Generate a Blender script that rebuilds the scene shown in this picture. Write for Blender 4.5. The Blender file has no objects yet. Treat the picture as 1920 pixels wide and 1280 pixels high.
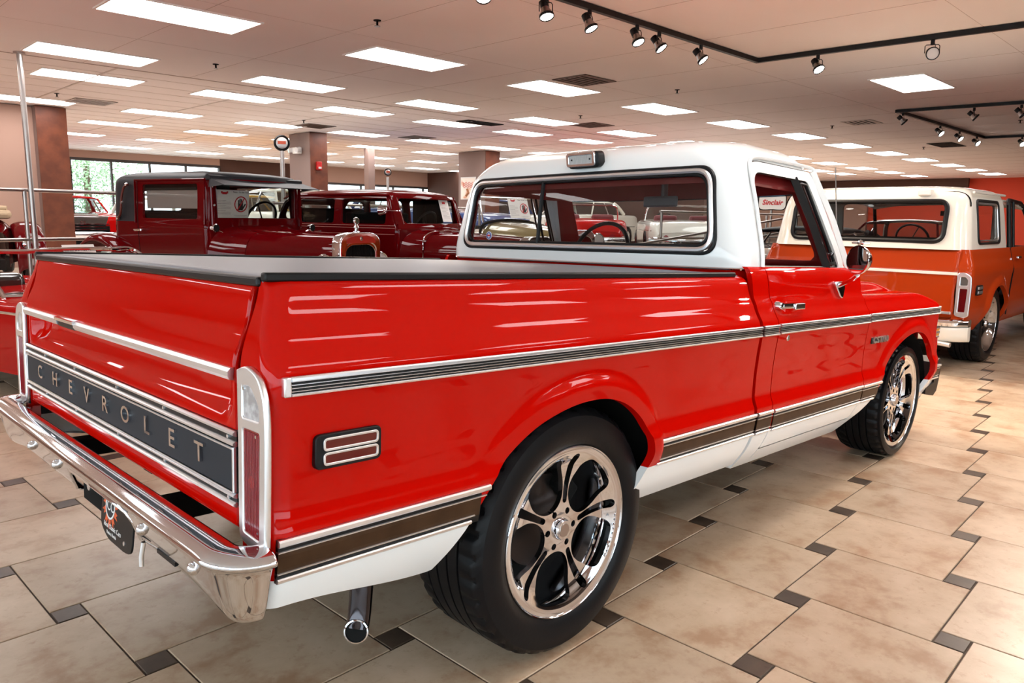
import bpy, bmesh, math, random
import numpy as np
from mathutils import Vector, Matrix
random.seed(7)
S = bpy.context.scene
COL = S.collection
PI = math.pi

# ------------------------------------------------------------------ camera
cam = bpy.data.cameras.new('camera'); co = bpy.data.objects.new('camera', cam); COL.objects.link(co)
cam.sensor_width = 36.0; cam.lens = 1416.4 / 1920 * 36.0
cam.clip_start = 0.05; cam.clip_end = 200
CR = Vector((0.70816, -0.70589, 0.01520)); CU = Vector((0.10348, 0.12507, 0.98674)); CF = Vector((0.69842, 0.69720, -0.16162))
CP = Vector((-1.66877, -2.37665, 1.35654))
co.matrix_world = Matrix(((CR.x, CU.x, -CF.x, CP.x), (CR.y, CU.y, -CF.y, CP.y), (CR.z, CU.z, -CF.z, CP.z), (0, 0, 0, 1)))
S.camera = co

# ------------------------------------------------------------------ world, exposure
S.view_settings.view_transform = 'Standard'; S.view_settings.look = 'None'
S.view_settings.exposure = 0.0; S.view_settings.gamma = 1.0; S.view_settings.use_curve_mapping = False
W = bpy.data.worlds.new('world'); S.world = W; W.use_nodes = True
wb = W.node_tree.nodes['Background']
wb.inputs[0].default_value = (0.80, 0.90, 1.0, 1); wb.inputs[1].default_value = 6.5
LAMP = 12.0       # emission of the ceiling panels
SPOT = 170.0      # watts of each track spot

# ------------------------------------------------------------------ helpers
def lin(h):
    if isinstance(h, str):
        h = h.lstrip('#'); c = [int(h[i:i+2], 16) / 255 for i in (0, 2, 4)]
        return tuple((x / 12.92 if x <= 0.04045 else ((x + 0.055) / 1.055) ** 2.4) for x in c) + (1,)
    return tuple(h) + (1,)
def mat(name, col, rough=0.5, metal=0.0, coat=0.0, emit=None, es=0.0, trans=0.0, ior=1.45, alpha=1.0, noise=None, bump=None, spec=0.5, coatr=0.03):
    m = bpy.data.materials.new(name); m.use_nodes = True; nt = m.node_tree; b = nt.nodes['Principled BSDF']
    b.inputs['Base Color'].default_value = lin(col); b.inputs['Roughness'].default_value = rough
    b.inputs['Metallic'].default_value = metal; b.inputs['Coat Weight'].default_value = coat; b.inputs['Coat Roughness'].default_value = coatr
    b.inputs['IOR'].default_value = ior; b.inputs['Transmission Weight'].default_value = trans; b.inputs['Alpha'].default_value = alpha
    b.inputs['Specular IOR Level'].default_value = spec
    if emit: b.inputs['Emission Color'].default_value = lin(emit); b.inputs['Emission Strength'].default_value = es
    if noise or bump:
        g = nt.nodes.new('ShaderNodeTexCoord')
    if noise:   # (scale, colour2, lo, hi)
        n = nt.nodes.new('ShaderNodeTexNoise'); n.inputs['Scale'].default_value = noise[0]; n.inputs['Detail'].default_value = 5
        r = nt.nodes.new('ShaderNodeMapRange'); r.inputs['From Min'].default_value = noise[2]; r.inputs['From Max'].default_value = noise[3]
        x = nt.nodes.new('ShaderNodeMix'); x.data_type = 'RGBA'; x.inputs[6].default_value = lin(col); x.inputs[7].default_value = lin(noise[1])
        nt.links.new(g.outputs['Object'], n.inputs['Vector']); nt.links.new(n.outputs['Fac'], r.inputs['Value'])
        nt.links.new(r.outputs[0], x.inputs[0]); nt.links.new(x.outputs[2], b.inputs['Base Color'])
    if bump:    # (scale, strength, distance)
        n = nt.nodes.new('ShaderNodeTexNoise'); n.inputs['Scale'].default_value = bump[0]; n.inputs['Detail'].default_value = 3
        q = nt.nodes.new('ShaderNodeBump'); q.inputs['Strength'].default_value = bump[1]; q.inputs['Distance'].default_value = bump[2]
        nt.links.new(g.outputs['Object'], n.inputs['Vector']); nt.links.new(n.outputs['Fac'], q.inputs['Height']); nt.links.new(q.outputs[0], b.inputs['Normal'])
    return m
def glass(name, tint=(0.9, 0.93, 0.92), refl=0.12, dark=0.0):
    # thin pane: see-through with a mirror sheen
    m = bpy.data.materials.new(name); m.use_nodes = True; nt = m.node_tree
    for n in list(nt.nodes): nt.nodes.remove(n)
    o = nt.nodes.new('ShaderNodeOutputMaterial'); t = nt.nodes.new('ShaderNodeBsdfTransparent'); g = nt.nodes.new('ShaderNodeBsdfGlossy')
    g.inputs['Roughness'].default_value = 0.0; t.inputs[0].default_value = (*tint, 1)
    gm = nt.nodes.new('ShaderNodeNewGeometry'); N = nt.nodes.new; Lk = nt.links.new
    dt = N('ShaderNodeVectorMath'); dt.operation = 'DOT_PRODUCT'; Lk(gm.outputs['Incoming'], dt.inputs[0]); Lk(gm.outputs['Normal'], dt.inputs[1])
    ab = N('ShaderNodeMath'); ab.operation = 'ABSOLUTE'; Lk(dt.outputs['Value'], ab.inputs[0])
    om = N('ShaderNodeMath'); om.operation = 'SUBTRACT'; om.inputs[0].default_value = 1.0; Lk(ab.outputs[0], om.inputs[1])
    pw = N('ShaderNodeMath'); pw.operation = 'POWER'; Lk(om.outputs[0], pw.inputs[0]); pw.inputs[1].default_value = 5.0
    mr = N('ShaderNodeMath'); mr.operation = 'MULTIPLY_ADD'; mr.inputs[1].default_value = 0.6; mr.inputs[2].default_value = 0.03 + refl * 0.3; Lk(pw.outputs[0], mr.inputs[0])
    mx = N('ShaderNodeMixShader')
    Lk(mr.outputs[0], mx.inputs[0]); Lk(t.outputs[0], mx.inputs[1]); Lk(g.outputs[0], mx.inputs[2])
    nt.links.new(mx.outputs[0], o.inputs[0]); return m

def link(name, me, mats, parent=None, smooth=True, label=None):
    if not isinstance(mats, (list, tuple)): mats = [mats]
    o = bpy.data.objects.new(name, me); COL.objects.link(o)
    if not me.materials:
        for m in mats: me.materials.append(m)
    if smooth: me.polygons.foreach_set('use_smooth', [True] * len(me.polygons))
    if parent is not None: o.parent = parent
    if label: o['label'] = label
    return o
def mesh(name, vs, fs, mats, parent=None, smooth=False, mi=None, label=None, fix=False, merge=0, sharp=None):
    me = bpy.data.meshes.new(name); me.from_pydata([tuple(v) for v in vs], [], fs)
    if fix or merge:
        bm = bmesh.new(); bm.from_mesh(me)
        if merge: bmesh.ops.remove_doubles(bm, verts=bm.verts, dist=merge)
        if fix: bmesh.ops.recalc_face_normals(bm, faces=bm.faces)
        bm.to_mesh(me); bm.free()
    if mi is not None and not merge: me.polygons.foreach_set('material_index', mi)
    o = link(name, me, mats, parent, smooth, label)
    if smooth and sharp: me.set_sharp_from_angle(angle=math.radians(sharp))
    return o
def thing(name, label, cat, loc=(0, 0, 0), rz=0, group=None, mw=None, kind=None):
    o = bpy.data.objects.new(name, None); COL.objects.link(o); o.empty_display_size = 0.1
    if mw is not None: o.matrix_world = mw
    else: o.location = loc; o.rotation_euler = (0, 0, rz)
    o['label'] = label; o['category'] = cat
    if group: o['group'] = group
    return o
def tag(o, label=None, cat=None, group=None, kind=None):
    if label: o['label'] = label
    if cat: o['category'] = cat
    if group: o['group'] = group
    if kind: o['kind'] = kind
    return o
class MB:
    """collects simple solids into one mesh"""
    def __init__(s): s.v = []; s.f = []
    def add(s, vs, fs):
        n = len(s.v); s.v += [tuple(v) for v in vs]; s.f += [[i + n for i in f] for f in fs]; return s
    def box(s, x0, x1, y0, y1, z0, z1, M=None):
        vs = [Vector((x, y, z)) for x in (x0, x1) for y in (y0, y1) for z in (z0, z1)]
        if M is not None: vs = [M @ v for v in vs]
        return s.add(vs, [(0, 1, 3, 2), (4, 6, 7, 5), (0, 4, 5, 1), (2, 3, 7, 6), (0, 2, 6, 4), (1, 5, 7, 3)])
    def cyl(s, p0, p1, r0, r1=None, n=16, cap=True):
        p0 = Vector(p0); p1 = Vector(p1); r1 = r0 if r1 is None else r1
        d = (p1 - p0).normalized(); a = d.orthogonal().normalized(); b = d.cross(a)
        vs = [p + (a * math.cos(2 * PI * k / n) + b * math.sin(2 * PI * k / n)) * r for p, r in ((p0, r0), (p1, r1)) for k in range(n)]
        fs = [(k, (k + 1) % n, n + (k + 1) % n, n + k) for k in range(n)]
        if cap: fs += [tuple(range(n))[::-1], tuple(range(n, 2 * n))]
        return s.add(vs, fs)
    def tube(s, pts, r, n=10, closed=False, sec=None):
        P = [Vector(p) for p in pts]; m = len(P); rings = []
        T = []
        for i in range(m):
            a = P[(i - 1) % m] if (closed or i > 0) else P[i]; b = P[(i + 1) % m] if (closed or i < m - 1) else P[i]
            T.append((b - a).normalized())
        up = T[0].orthogonal().normalized()
        for i in range(m):
            up = (up - T[i] * up.dot(T[i])).normalized(); w = T[i].cross(up)
            rr = r[i] if isinstance(r, (list, tuple)) else r
            if sec: rings.append([P[i] + up * q[0] + w * q[1] for q in sec])
            else: rings.append([P[i] + (up * math.cos(2 * PI * k / n) + w * math.sin(2 * PI * k / n)) * rr for k in range(n)])
        nn = len(rings[0]); vs = [v for R in rings for v in R]; fs = []
        for i in range(m if closed else m - 1):
            for k in range(nn):
                j = (i + 1) % m; fs.append((i * nn + k, i * nn + (k + 1) % nn, j * nn + (k + 1) % nn, j * nn + k))
        if not closed: fs += [tuple(range(nn))[::-1], tuple(range((m - 1) * nn, m * nn))]
        return s.add(vs, fs)
    def lathe(s, prof, n=48, M=None, closed=False):
        """prof: (r, h) around local z"""
        vs = []; k0 = len(prof)
        for k in range(n):
            a = 2 * PI * k / n
            for r, h in prof:
                v = Vector((r * math.cos(a), r * math.sin(a), h)); vs.append(M @ v if M is not None else v)
        fs = []
        for k in range(n):
            j = (k + 1) % n
            for i in range(k0 - 1 + (1 if closed else 0)):
                i2 = (i + 1) % k0; fs.append((k * k0 + i, j * k0 + i, j * k0 + i2, k * k0 + i2))
        return s.add(vs, fs)
    def sweep(s, sec, path, closed_sec=True, caps=True):
        """sec: list of (a,b); path: function list of (origin, avec, bvec)"""
        vs = []; m = len(sec)
        for o, a, b in path:
            for q in sec: vs.append(Vector(o) + Vector(a) * q[0] + Vector(b) * q[1])
        fs = []
        for i in range(len(path) - 1):
            for k in range(m if closed_sec else m - 1):
                fs.append((i * m + k, i * m + (k + 1) % m, (i + 1) * m + (k + 1) % m, (i + 1) * m + k))
        if caps and closed_sec: fs += [tuple(range(m))[::-1], tuple(range((len(path) - 1) * m, len(path) * m))]
        return s.add(vs, fs)
    def build(s, name, mats, parent=None, smooth=False, label=None, bevel=0, seg=2, sharp=35, merge=0, fix=True):
        o = mesh(name, s.v, s.f, mats, parent, smooth, label=label, fix=fix, merge=merge, sharp=sharp)
        if bevel:
            b = o.modifiers.new('bevel', 'BEVEL'); b.width = bevel; b.segments = seg; b.limit_method = 'ANGLE'; b.angle_limit = 0.6
            b.harden_normals = False
        return o
def bx(name, x0, x1, y0, y1, z0, z1, m, parent=None, bevel=0, label=None):
    return MB().box(min(x0, x1), max(x0, x1), min(y0, y1), max(y0, y1), min(z0, z1), max(z0, z1)).build(name, m, parent, smooth=bevel > 0, bevel=bevel, label=label)

def mono(pts):
    """monotone-ish cubic through (x, y) points"""
    pts = sorted(pts); X = np.array([p[0] for p in pts], float); Y = np.array([p[1] for p in pts], float)
    h = np.diff(X); d = np.diff(Y) / h; m = np.zeros(len(X)); m[0] = d[0]; m[-1] = d[-1]
    for i in range(1, len(X) - 1):
        m[i] = 0 if d[i - 1] * d[i] <= 0 else 2 * d[i - 1] * d[i] / (d[i - 1] + d[i])
    X = X.tolist(); Y = Y.tolist(); m = m.tolist(); h = h.tolist()
    import bisect
    def f(x):
        if x <= X[0]: return Y[0]
        if x >= X[-1]: return Y[-1]
        i = bisect.bisect_right(X, x) - 1; t = (x - X[i]) / h[i]
        return ((2*t**3 - 3*t*t + 1) * Y[i] + (t**3 - 2*t*t + t) * h[i] * m[i] + (-2*t**3 + 3*t*t) * Y[i+1] + (t**3 - t*t) * h[i] * m[i+1])
    return f
def catmull(pts, n=8, closed=False):
    P = [np.array(p, float) for p in pts]; m = len(P); out = []
    for i in range(m if closed else m - 1):
        p0 = P[i - 1] if (closed or i > 0) else P[i]; p1 = P[i]; p2 = P[(i + 1) % m]; p3 = P[(i + 2) % m] if (closed or i < m - 2) else p2
        for k in range(n):
            t = k / n
            out.append(tuple(0.5 * ((2 * p1) + (-p0 + p2) * t + (2*p0 - 5*p1 + 4*p2 - p3) * t*t + (-p0 + 3*p1 - 3*p2 + p3) * t**3)))
    if not closed: out.append(tuple(P[-1]))
    return out
def poly_sdf(pts):
    """signed distance to closed polygon, negative inside"""
    pts = [q for i, q in enumerate(pts) if math.hypot(q[0] - pts[i - 1][0], q[1] - pts[i - 1][1]) > 1e-7]
    A = np.array(pts, float); B = np.roll(A, -1, 0); E = B - A; L = (E**2).sum(1)
    def f(x, y):
        w = np.array([x, y]) - A; t = np.clip((w * E).sum(1) / L, 0, 1); d = w - E * t[:, None]; dd = math.sqrt((d**2).sum(1).min())
        c1 = A[:, 1] <= y; c2 = B[:, 1] > y; cr = E[:, 0] * w[:, 1] - E[:, 1] * w[:, 0]
        n = np.sum(c1 & c2 & (cr > 0)) - np.sum(~c1 & ~c2 & (cr < 0))
        return -dd if n != 0 else dd
    return f
def rrect(x0, x1, y0, y1, r):
    cx, cy, hx, hy = (x0 + x1) / 2, (y0 + y1) / 2, (x1 - x0) / 2 - r, (y1 - y0) / 2 - r
    def f(x, y):
        dx = abs(x - cx) - hx; dy = abs(y - cy) - hy
        return math.hypot(max(dx, 0), max(dy, 0)) + min(max(dx, dy), 0) - r
    return f
def rpoly(pts, r=0.03, n=5):
    """polygon with rounded corners -> point list"""
    out = []; m = len(pts); P = [np.array(p, float) for p in pts]
    for i in range(m):
        a, b, c = P[i - 1], P[i], P[(i + 1) % m]; u = a - b; v = c - b; lu, lv = np.linalg.norm(u), np.linalg.norm(v); u /= lu; v /= lv
        rr = r[i] if isinstance(r, (list, tuple)) else r
        d = min(rr, lu * 0.48, lv * 0.48); p0 = b + u * d; p1 = b + v * d
        for k in range(n + 1):
            t = k / n; out.append(tuple(p0 * (1 - t)**2 + b * 2 * t * (1 - t) + p1 * t * t))
    return out
def msurf(name, f, us, vs, mats, parent=None, sdf=None, thick=0.0, flip=False, matf=None, label=None, off=-1, closed_u=False, sharp=50, lip=None):
    """grid surface f(u,v)->(x,y,z); where sdf(x,y,z)<0 the sheet is cut away along a smooth edge"""
    nu, nv = len(us), len(vs); P = [[f(u, v) for v in vs] for u in us]
    D = [[(sdf(*P[i][j]) if sdf else 1.0) for j in range(nv)] for i in range(nu)]
    V = []; idx = {}; F = []; MI = []
    def vert(key, p):
        if key not in idx: idx[key] = len(V); V.append(p)
        return idx[key]
    def cut(i, j, k, l):
        key = ((i, j), (k, l)) if (i, j) < (k, l) else ((k, l), (i, j))
        if key in idx: return idx[key]
        a, b = (us[i], vs[j]), (us[k], vs[l])
        if abs(us[i] - us[k]) < 1e-12: pass
        da = D[i][j]; lo, hi = (a, b) if da > 0 else (b, a)
        for _ in range(9):
            mdl = ((lo[0] + hi[0]) / 2, (lo[1] + hi[1]) / 2); q = f(*mdl)
            if sdf(*q) > 0: lo = mdl
            else: hi = mdl
        return vert(key, f(*lo))
    for i in range(nu - 1):
        for j in range(nv - 1):
            c = [(i, j), (i + 1, j), (i + 1, j + 1), (i, j + 1)]; s = [D[a][b] > 0 for a, b in c]
            if not any(s): continue
            poly = []
            for k in range(4):
                a = c[k]; b = c[(k + 1) % 4]
                if s[k]: poly.append(vert(a, P[a[0]][a[1]]))
                if s[k] != s[(k + 1) % 4]: poly.append(cut(*a, *b))
            pp = []
            for q in poly:
                if q not in pp: pp.append(q)
            if len(pp) < 3: continue
            F.append(pp[::-1] if flip else pp)
            if matf:
                c = np.mean([V[q] for q in pp], 0); MI.append(matf(*c))
    if closed_u:
        o = mesh(name, V, F, mats, parent, True, merge=1e-5, label=label, sharp=sharp)
        if matf:
            me = o.data
            for pl in me.polygons: pl.material_index = matf(*pl.center)
    else: o = mesh(name, V, F, mats, parent, True, mi=MI if matf else None, label=label, sharp=sharp)
    if lip:
        bm = bmesh.new(); bm.from_mesh(o.data)
        be = [e for e in bm.edges if e.is_boundary]
        for e in be: e.smooth = False
        r = bmesh.ops.extrude_edge_only(bm, edges=be); nv_ = [g for g in r['geom'] if isinstance(g, bmesh.types.BMVert)]
        for v in nv_: v.co += Vector(lip(*v.co) if callable(lip) else lip)
        bm.to_mesh(o.data); bm.free()
    if thick:
        m = o.modifiers.new('solid', 'SOLIDIFY'); m.thickness = thick; m.offset = off
    return o
def mirror_copy(o, yc, parent=None):
    """a twin of a one-mesh part on the far side of the plane y = yc"""
    me = o.data.copy(); me.transform(Matrix.Translation((0, 2 * yc, 0)) @ Matrix.Scale(-1, 4, (0, 1, 0))); me.flip_normals()
    c = o.copy(); c.data = me; COL.objects.link(c); c.parent = parent if parent is not None else o.parent
    if o.location.length > 0: c.location = (o.location.x, -o.location.y, o.location.z)
    return c
def frange(a, b, st):
    n = max(2, int(round(abs(b - a) / st)) + 1); return [a + (b - a) * i / (n - 1) for i in range(n)]
def curve_plate(name, loops, ext, bev, M, mats, parent=None, label=None, res=2):
    """flat plate from 2-D loops (first = outline, the others = holes)"""
    cu = bpy.data.curves.new(name, 'CURVE'); cu.dimensions = '2D'; cu.fill_mode = 'BOTH'; cu.extrude = ext; cu.bevel_depth = bev; cu.bevel_resolution = res
    for lp in loops:
        sp = cu.splines.new('POLY'); sp.points.add(len(lp) - 1); sp.use_cyclic_u = True
        for q, pt in zip(sp.points, lp): q.co = (pt[0], pt[1], 0, 1)
    t = bpy.data.objects.new('tmp', cu); COL.objects.link(t)
    me = bpy.data.meshes.new_from_object(t.evaluated_get(bpy.context.evaluated_depsgraph_get()))
    bpy.data.objects.remove(t); bpy.data.curves.remove(cu); me.materials.clear(); me.transform(M); me.name = name
    o = link(name, me, mats, parent, True, label); me.set_sharp_from_angle(angle=math.radians(35)); return o
def text_mesh(s, size, ext, M, name, mats, parent=None, label=None, bold=0.0, align='CENTER', shear=0.0, space=1.0):
    cu = bpy.data.curves.new(name, 'FONT'); cu.body = s; cu.size = size; cu.extrude = ext; cu.align_x = align; cu.align_y = 'CENTER'
    cu.offset = bold; cu.shear = shear; cu.space_character = space; cu.resolution_u = 3
    t = bpy.data.objects.new('tmp', cu); COL.objects.link(t)
    me = bpy.data.meshes.new_from_object(t.evaluated_get(bpy.context.evaluated_depsgraph_get()))
    bpy.data.objects.remove(t); bpy.data.curves.remove(cu); me.materials.clear(); me.transform(M); me.name = name
    return link(name, me, mats, parent, False, label)
def frame(o, ex, ey, ez):
    """matrix with the given axes as columns"""
    return Matrix(((ex[0], ey[0], ez[0], o[0]), (ex[1], ey[1], ez[1], o[1]), (ex[2], ey[2], ez[2], o[2]), (0, 0, 0, 1)))
def smooth(a, b, x):
    t = min(1, max(0, (x - a) / (b - a))); return t * t * (3 - 2 * t)

# ------------------------------------------------------------------ materials
M_RED = mat('red_paint', (0.49, 0.0025, 0.0006), 0.5, 0, 0.5, spec=0.0, coatr=0.012)
M_WHITE = mat('white_paint', '#eceeee', 0.3, 0, 0.8)
M_CHROME = mat('chrome', (0.72, 0.74, 0.78), 0.05, 1.0)
M_ALU = mat('bright_aluminium', (0.86, 0.88, 0.91), 0.32, 1.0)
M_BLACK = mat('black_trim', (0.006, 0.006, 0.007), 0.4, spec=0.3)
M_CHAR = mat('charcoal_paint', (0.022, 0.024, 0.030), 0.35)
M_BROWN = mat('woodgrain_brown', (0.040, 0.018, 0.008), 0.4, 0, 0.0, spec=0.2, noise=(14, (0.062, 0.030, 0.014), 0.3, 0.7))
M_RUB = mat('rubber', (0.005, 0.005, 0.006), 0.40, spec=0.2, bump=(60, 0.2, 0.002))
M_DARK = mat('dark_underside', (0.006, 0.006, 0.006), 0.8, spec=0.15)
M_VINYL = mat('black_vinyl', (0.155, 0.165, 0.195), 0.40, bump=(260, 0.10, 0.0006))  # grey sheen of the black vinyl is put into this base colour
M_REDLENS = mat('red_lens', (0.22, 0.004, 0.010), 0.12, 0, 0.8, bump=(0, 0, 0))
M_CLEARLENS = mat('clear_lens', (0.62, 0.60, 0.60), 0.15, 0, 0.8)
M_REDINT = mat('red_interior', (0.20, 0.008, 0.008), 0.55)
M_GLASS = glass('clear_glass', (0.90, 0.93, 0.92), 0.0)
M_GLASSD = glass('tinted_glass', (0.74, 0.77, 0.77), 0.0)
M_MAROON = mat('maroon_paint', (0.085, 0.0010, 0.002), 0.4, 0, 0.5, spec=0.0)
M_TAN = mat('tan_cloth', '#b9a184', 0.8)
M_PAPER = mat('paper', '#e9e6e2', 0.6)
M_GUN = mat('satin_steel', (0.42, 0.38, 0.36), 0.30, 1.0)
M_MIRROR = mat('mirror_glass', (0.9, 0.9, 0.9), 0.0, 1.0)
M_REDPRINT = mat('red_print', '#c3232b', 0.6)
M_BLACKPRINT = mat('black_print', '#222226', 0.6)
M_ORANGE = mat('orange_paint', (0.40, 0.040, 0.006), 0.35, 0.1, 0.5, spec=0.0)
M_CREAM = mat('cream_paint', '#e9e5da', 0.3, 0, 0.8)
M_AMBER = mat('amber_lens', '#c78b35', 0.2, 0, 0.5)
# ================================================================== ROOM
def lamp_mat():
    m = mat('lit_diffuser', '#ffffff', 0.5, emit=(1.0, 0.97, 0.955), es=LAMP); return m
M_LAMP = lamp_mat()
def floor_mat(name, c1, c2, c3, rough, dark=False):
    m = bpy.data.materials.new(name); m.use_nodes = True; nt = m.node_tree; b = nt.nodes['Principled BSDF']; L = nt.links.new
    geo = nt.nodes.new('ShaderNodeNewGeometry'); oi = nt.nodes.new('ShaderNodeObjectInfo')
    ad = nt.nodes.new('ShaderNodeVectorMath'); ad.operation = 'ADD'
    sc = nt.nodes.new('ShaderNodeVectorMath'); sc.operation = 'SCALE'; sc.inputs[0].default_value = (7, 13, 3)
    L(oi.outputs['Random'], sc.inputs[3]); L(geo.outputs['Position'], ad.inputs[0]); L(sc.outputs[0], ad.inputs[1])
    n1 = nt.nodes.new('ShaderNodeTexNoise'); n1.inputs['Scale'].default_value = 4.6; n1.inputs['Detail'].default_value = 8; n1.inputs['Roughness'].default_value = 0.62; n1.inputs['Distortion'].default_value = 0.12
    n2 = nt.nodes.new('ShaderNodeTexNoise'); n2.inputs['Scale'].default_value = 26; n2.inputs['Detail'].default_value = 8; n2.inputs['Roughness'].default_value = 0.7
    L(ad.outputs[0], n1.inputs['Vector']); L(ad.outputs[0], n2.inputs['Vector'])
    cr = nt.nodes.new('ShaderNodeValToRGB'); e = cr.color_ramp.elements
    e[0].position = 0.36; e[0].color = lin(c3); e[1].position = 0.66; e[1].color = lin(c1); k = e.new(0.50); k.color = lin(c2)
    L(n1.outputs['Fac'], cr.inputs[0])
    mr = nt.nodes.new('ShaderNodeMapRange'); mr.inputs['From Min'].default_value = 0.55; mr.inputs['From Max'].default_value = 0.72; mr.inputs['To Max'].default_value = 0.75
    L(n2.outputs['Fac'], mr.inputs['Value'])
    mx = nt.nodes.new('ShaderNodeMix'); mx.data_type = 'RGBA'; mx.inputs[7].default_value = lin(c3)
    L(mr.outputs[0], mx.inputs[0]); L(cr.outputs[0], mx.inputs[6])
    hv = nt.nodes.new('ShaderNodeHueSaturation'); rr = nt.nodes.new('ShaderNodeMapRange'); rr.inputs['To Min'].default_value = 0.88; rr.inputs['To Max'].default_value = 1.08
    L(oi.outputs['Random'], rr.inputs['Value']); L(rr.outputs[0], hv.inputs['Value']); L(mx.outputs[2], hv.inputs['Color']); L(hv.outputs[0], b.inputs['Base Color'])
    b.inputs['Roughness'].default_value = rough
    bp = nt.nodes.new('ShaderNodeBump'); bp.inputs['Strength'].default_value = 0.12; bp.inputs['Distance'].default_value = 0.002
    L(n1.outputs['Fac'], bp.inputs['Height']); L(bp.outputs[0], b.inputs['Normal'])
    return m
M_TILE = floor_mat('stone_tile', '#c8b199', '#bca58c', '#a5856a', 0.33)
M_INSET = floor_mat('dark_inset_tile', '#57493d', '#493c32', '#382d25', 0.36)
M_GROUT = mat('grout', '#4a3d33', 0.8)
M_CEIL = mat('ceiling_board', '#f4ece9', 0.75, noise=(0.35, '#ecdfda', 0.3, 0.7), bump=(1.2, 0.15, 0.01))
M_WALLPINK = mat('beige_wall', '#b08f80', 0.75)
M_WOOD = mat('red_brown_wood', '#6f3a24', 0.45, noise=(5, '#5a2d1b', 0.35, 0.65))
M_GREYWALL = mat('grey_column_paint', '#857069', 0.75)
M_ORWALL = mat('orange_wall', '#d8482a', 0.7)
M_DKWALL = mat('dark_brown_wall', '#4c2f24', 0.7)

floor = MB().box(-6, 34, -9, 24, -0.12, -0.004).build('floor', M_GROUT); tag(floor, kind='structure')
TA, TB, TY, TX0, TY0 = 0.50, 0.0965, 0.022, 0.3925, -1.3978
e1 = Vector((math.cos(TY), math.sin(TY), 0)); e2 = Vector((math.sin(TY), -math.cos(TY), 0)); v1 = e1 * TA - e2 * TB; v2 = e2 * TA + e1 * TB
def tile_geo(w):
    h = w / 2 - 0.0028; c = 0.002
    vs = [(sx * h, sy * h, -0.010) for sx, sy in ((-1, -1), (1, -1), (1, 1), (-1, 1))] + [(sx * h, sy * h, -c) for sx, sy in ((-1, -1), (1, -1), (1, 1), (-1, 1))] + [(sx * (h - c), sy * (h - c), 0) for sx, sy in ((-1, -1), (1, -1), (1, 1), (-1, 1))]
    fs = [(8, 9, 10, 11)] + [(a, (a + 1) % 4, (a + 1) % 4 + 4, a + 4) for a in range(4)] + [(a + 4, (a + 1) % 4 + 4, (a + 1) % 4 + 8, a + 8) for a in range(4)]
    return vs, fs
big_me = bpy.data.meshes.new('tile'); big_me.from_pydata(*[tile_geo(TA)[0], [], tile_geo(TA)[1]]); big_me.materials.append(M_TILE)
sm_me = bpy.data.meshes.new('inset_tile'); sm_me.from_pydata(*[tile_geo(TB)[0], [], tile_geo(TB)[1]]); sm_me.materials.append(M_INSET)
org = Vector((TX0, TY0, 0)); cells = []
for i in range(-14, 62):
    for j in range(-46, 16):
        c = org + i * v1 + j * v2
        # big tile: its corner touches the small one
        bc = c + e1 * (TA / 2 - TB / 2) + e2 * (TA / 2 + TB / 2)
        bc = c + e1 * (TB / 2 + TA / 2) + e2 * (TA / 2 - TB / 2)
        if -5.8 < c.x < 33.5 and -8.8 < c.y < 23.5: cells.append((c, bc))
def inview(q):
    d = q - CP; z = d.dot(CF)
    if z < 0.3: return False
    x = 960 + 1416 * d.dot(CR) / z; y = 640 - 1416 * d.dot(CU) / z
    return -150 < x < 2080 and y < 1480
bigs = sorted([b for c, b in cells if inview(b)], key=lambda b: (b - CP).length); smalls = sorted([c for c, b in cells if inview(c)], key=lambda b: (b - CP).length)
for nm, me, lst, far in (('tile', big_me, bigs, 150), ('inset_tile', sm_me, smalls, 140)):
    for k, c in enumerate(lst[:far]):
        o = bpy.data.objects.new(nm, me); COL.objects.link(o); o.location = c; o.rotation_euler = (0, 0, TY); o.parent = floor
nb = set(id(b) for b in bigs[:150]); ns = set(id(c) for c in smalls[:140])
for nm, w, m_, lst in (('tile_field', TA, M_TILE, [b for c, b in cells if id(b) not in nb]), ('inset_tile_field', TB, M_INSET, [c for c, b in cells if id(c) not in ns])):
    mb = MB(); h = w / 2 - 0.0028
    for c in lst:
        mb.add([c + e1 * sx * h + e2 * sy * h for sx, sy in ((-1, -1), (-1, 1), (1, 1), (1, -1))], [(0, 1, 2, 3)])
        v = mb.v; mb.add([Vector(q) - Vector((0, 0, 0.006)) for q in v[-4:]], [(0, 3, 2, 1)])
    tag(mb.build(nm, m_, floor), kind='stuff')

H = 3.1
ceiling = MB().box(-6, 34, -9, 7.93, H, H + 0.1).box(-6, 34, 7.93, 24, H + 0.012, H + 0.1).build('ceiling', M_CEIL); tag(ceiling, kind='structure')
M_SEAM = mat('ceiling_seam', '#bba79d', 0.8)
seam = MB()
for x in frange(-5, 33, 1.25): seam.box(x - 0.0015, x + 0.0015, -9, 7.92, H - 0.002, H)
for y in (-7.6, -5.2, -2.75, -0.3, 2.2, 4.2, 6.1): seam.box(-6, 34, y - 0.0015, y + 0.0015, H - 0.001, H)
seam.box(-6, 34, 7.915, 7.94, H - 0.006, H + 0.012)
seam.build('seam', M_SEAM, ceiling)
M_PLANKLINE = mat('ceiling_joint', '#d3c6be', 0.7)
sm2 = MB()
for x in frange(-4.5, 33, 2.08): sm2.box(x - 0.012, x + 0.012, 7.95, 24, H + 0.004, H + 0.012)
sm2.build('joint_strip', M_PLANKLINE, ceiling)
sm3 = MB()
for y in frange(8.5, 23.8, 0.61): sm3.box(-6, 34, y - 0.0015, y + 0.0015, H + 0.008, H + 0.012)
tag(sm3.build('plank_groove', mat('plank_groove', '#dccdc5', 0.8), ceiling), kind='stuff')

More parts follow.
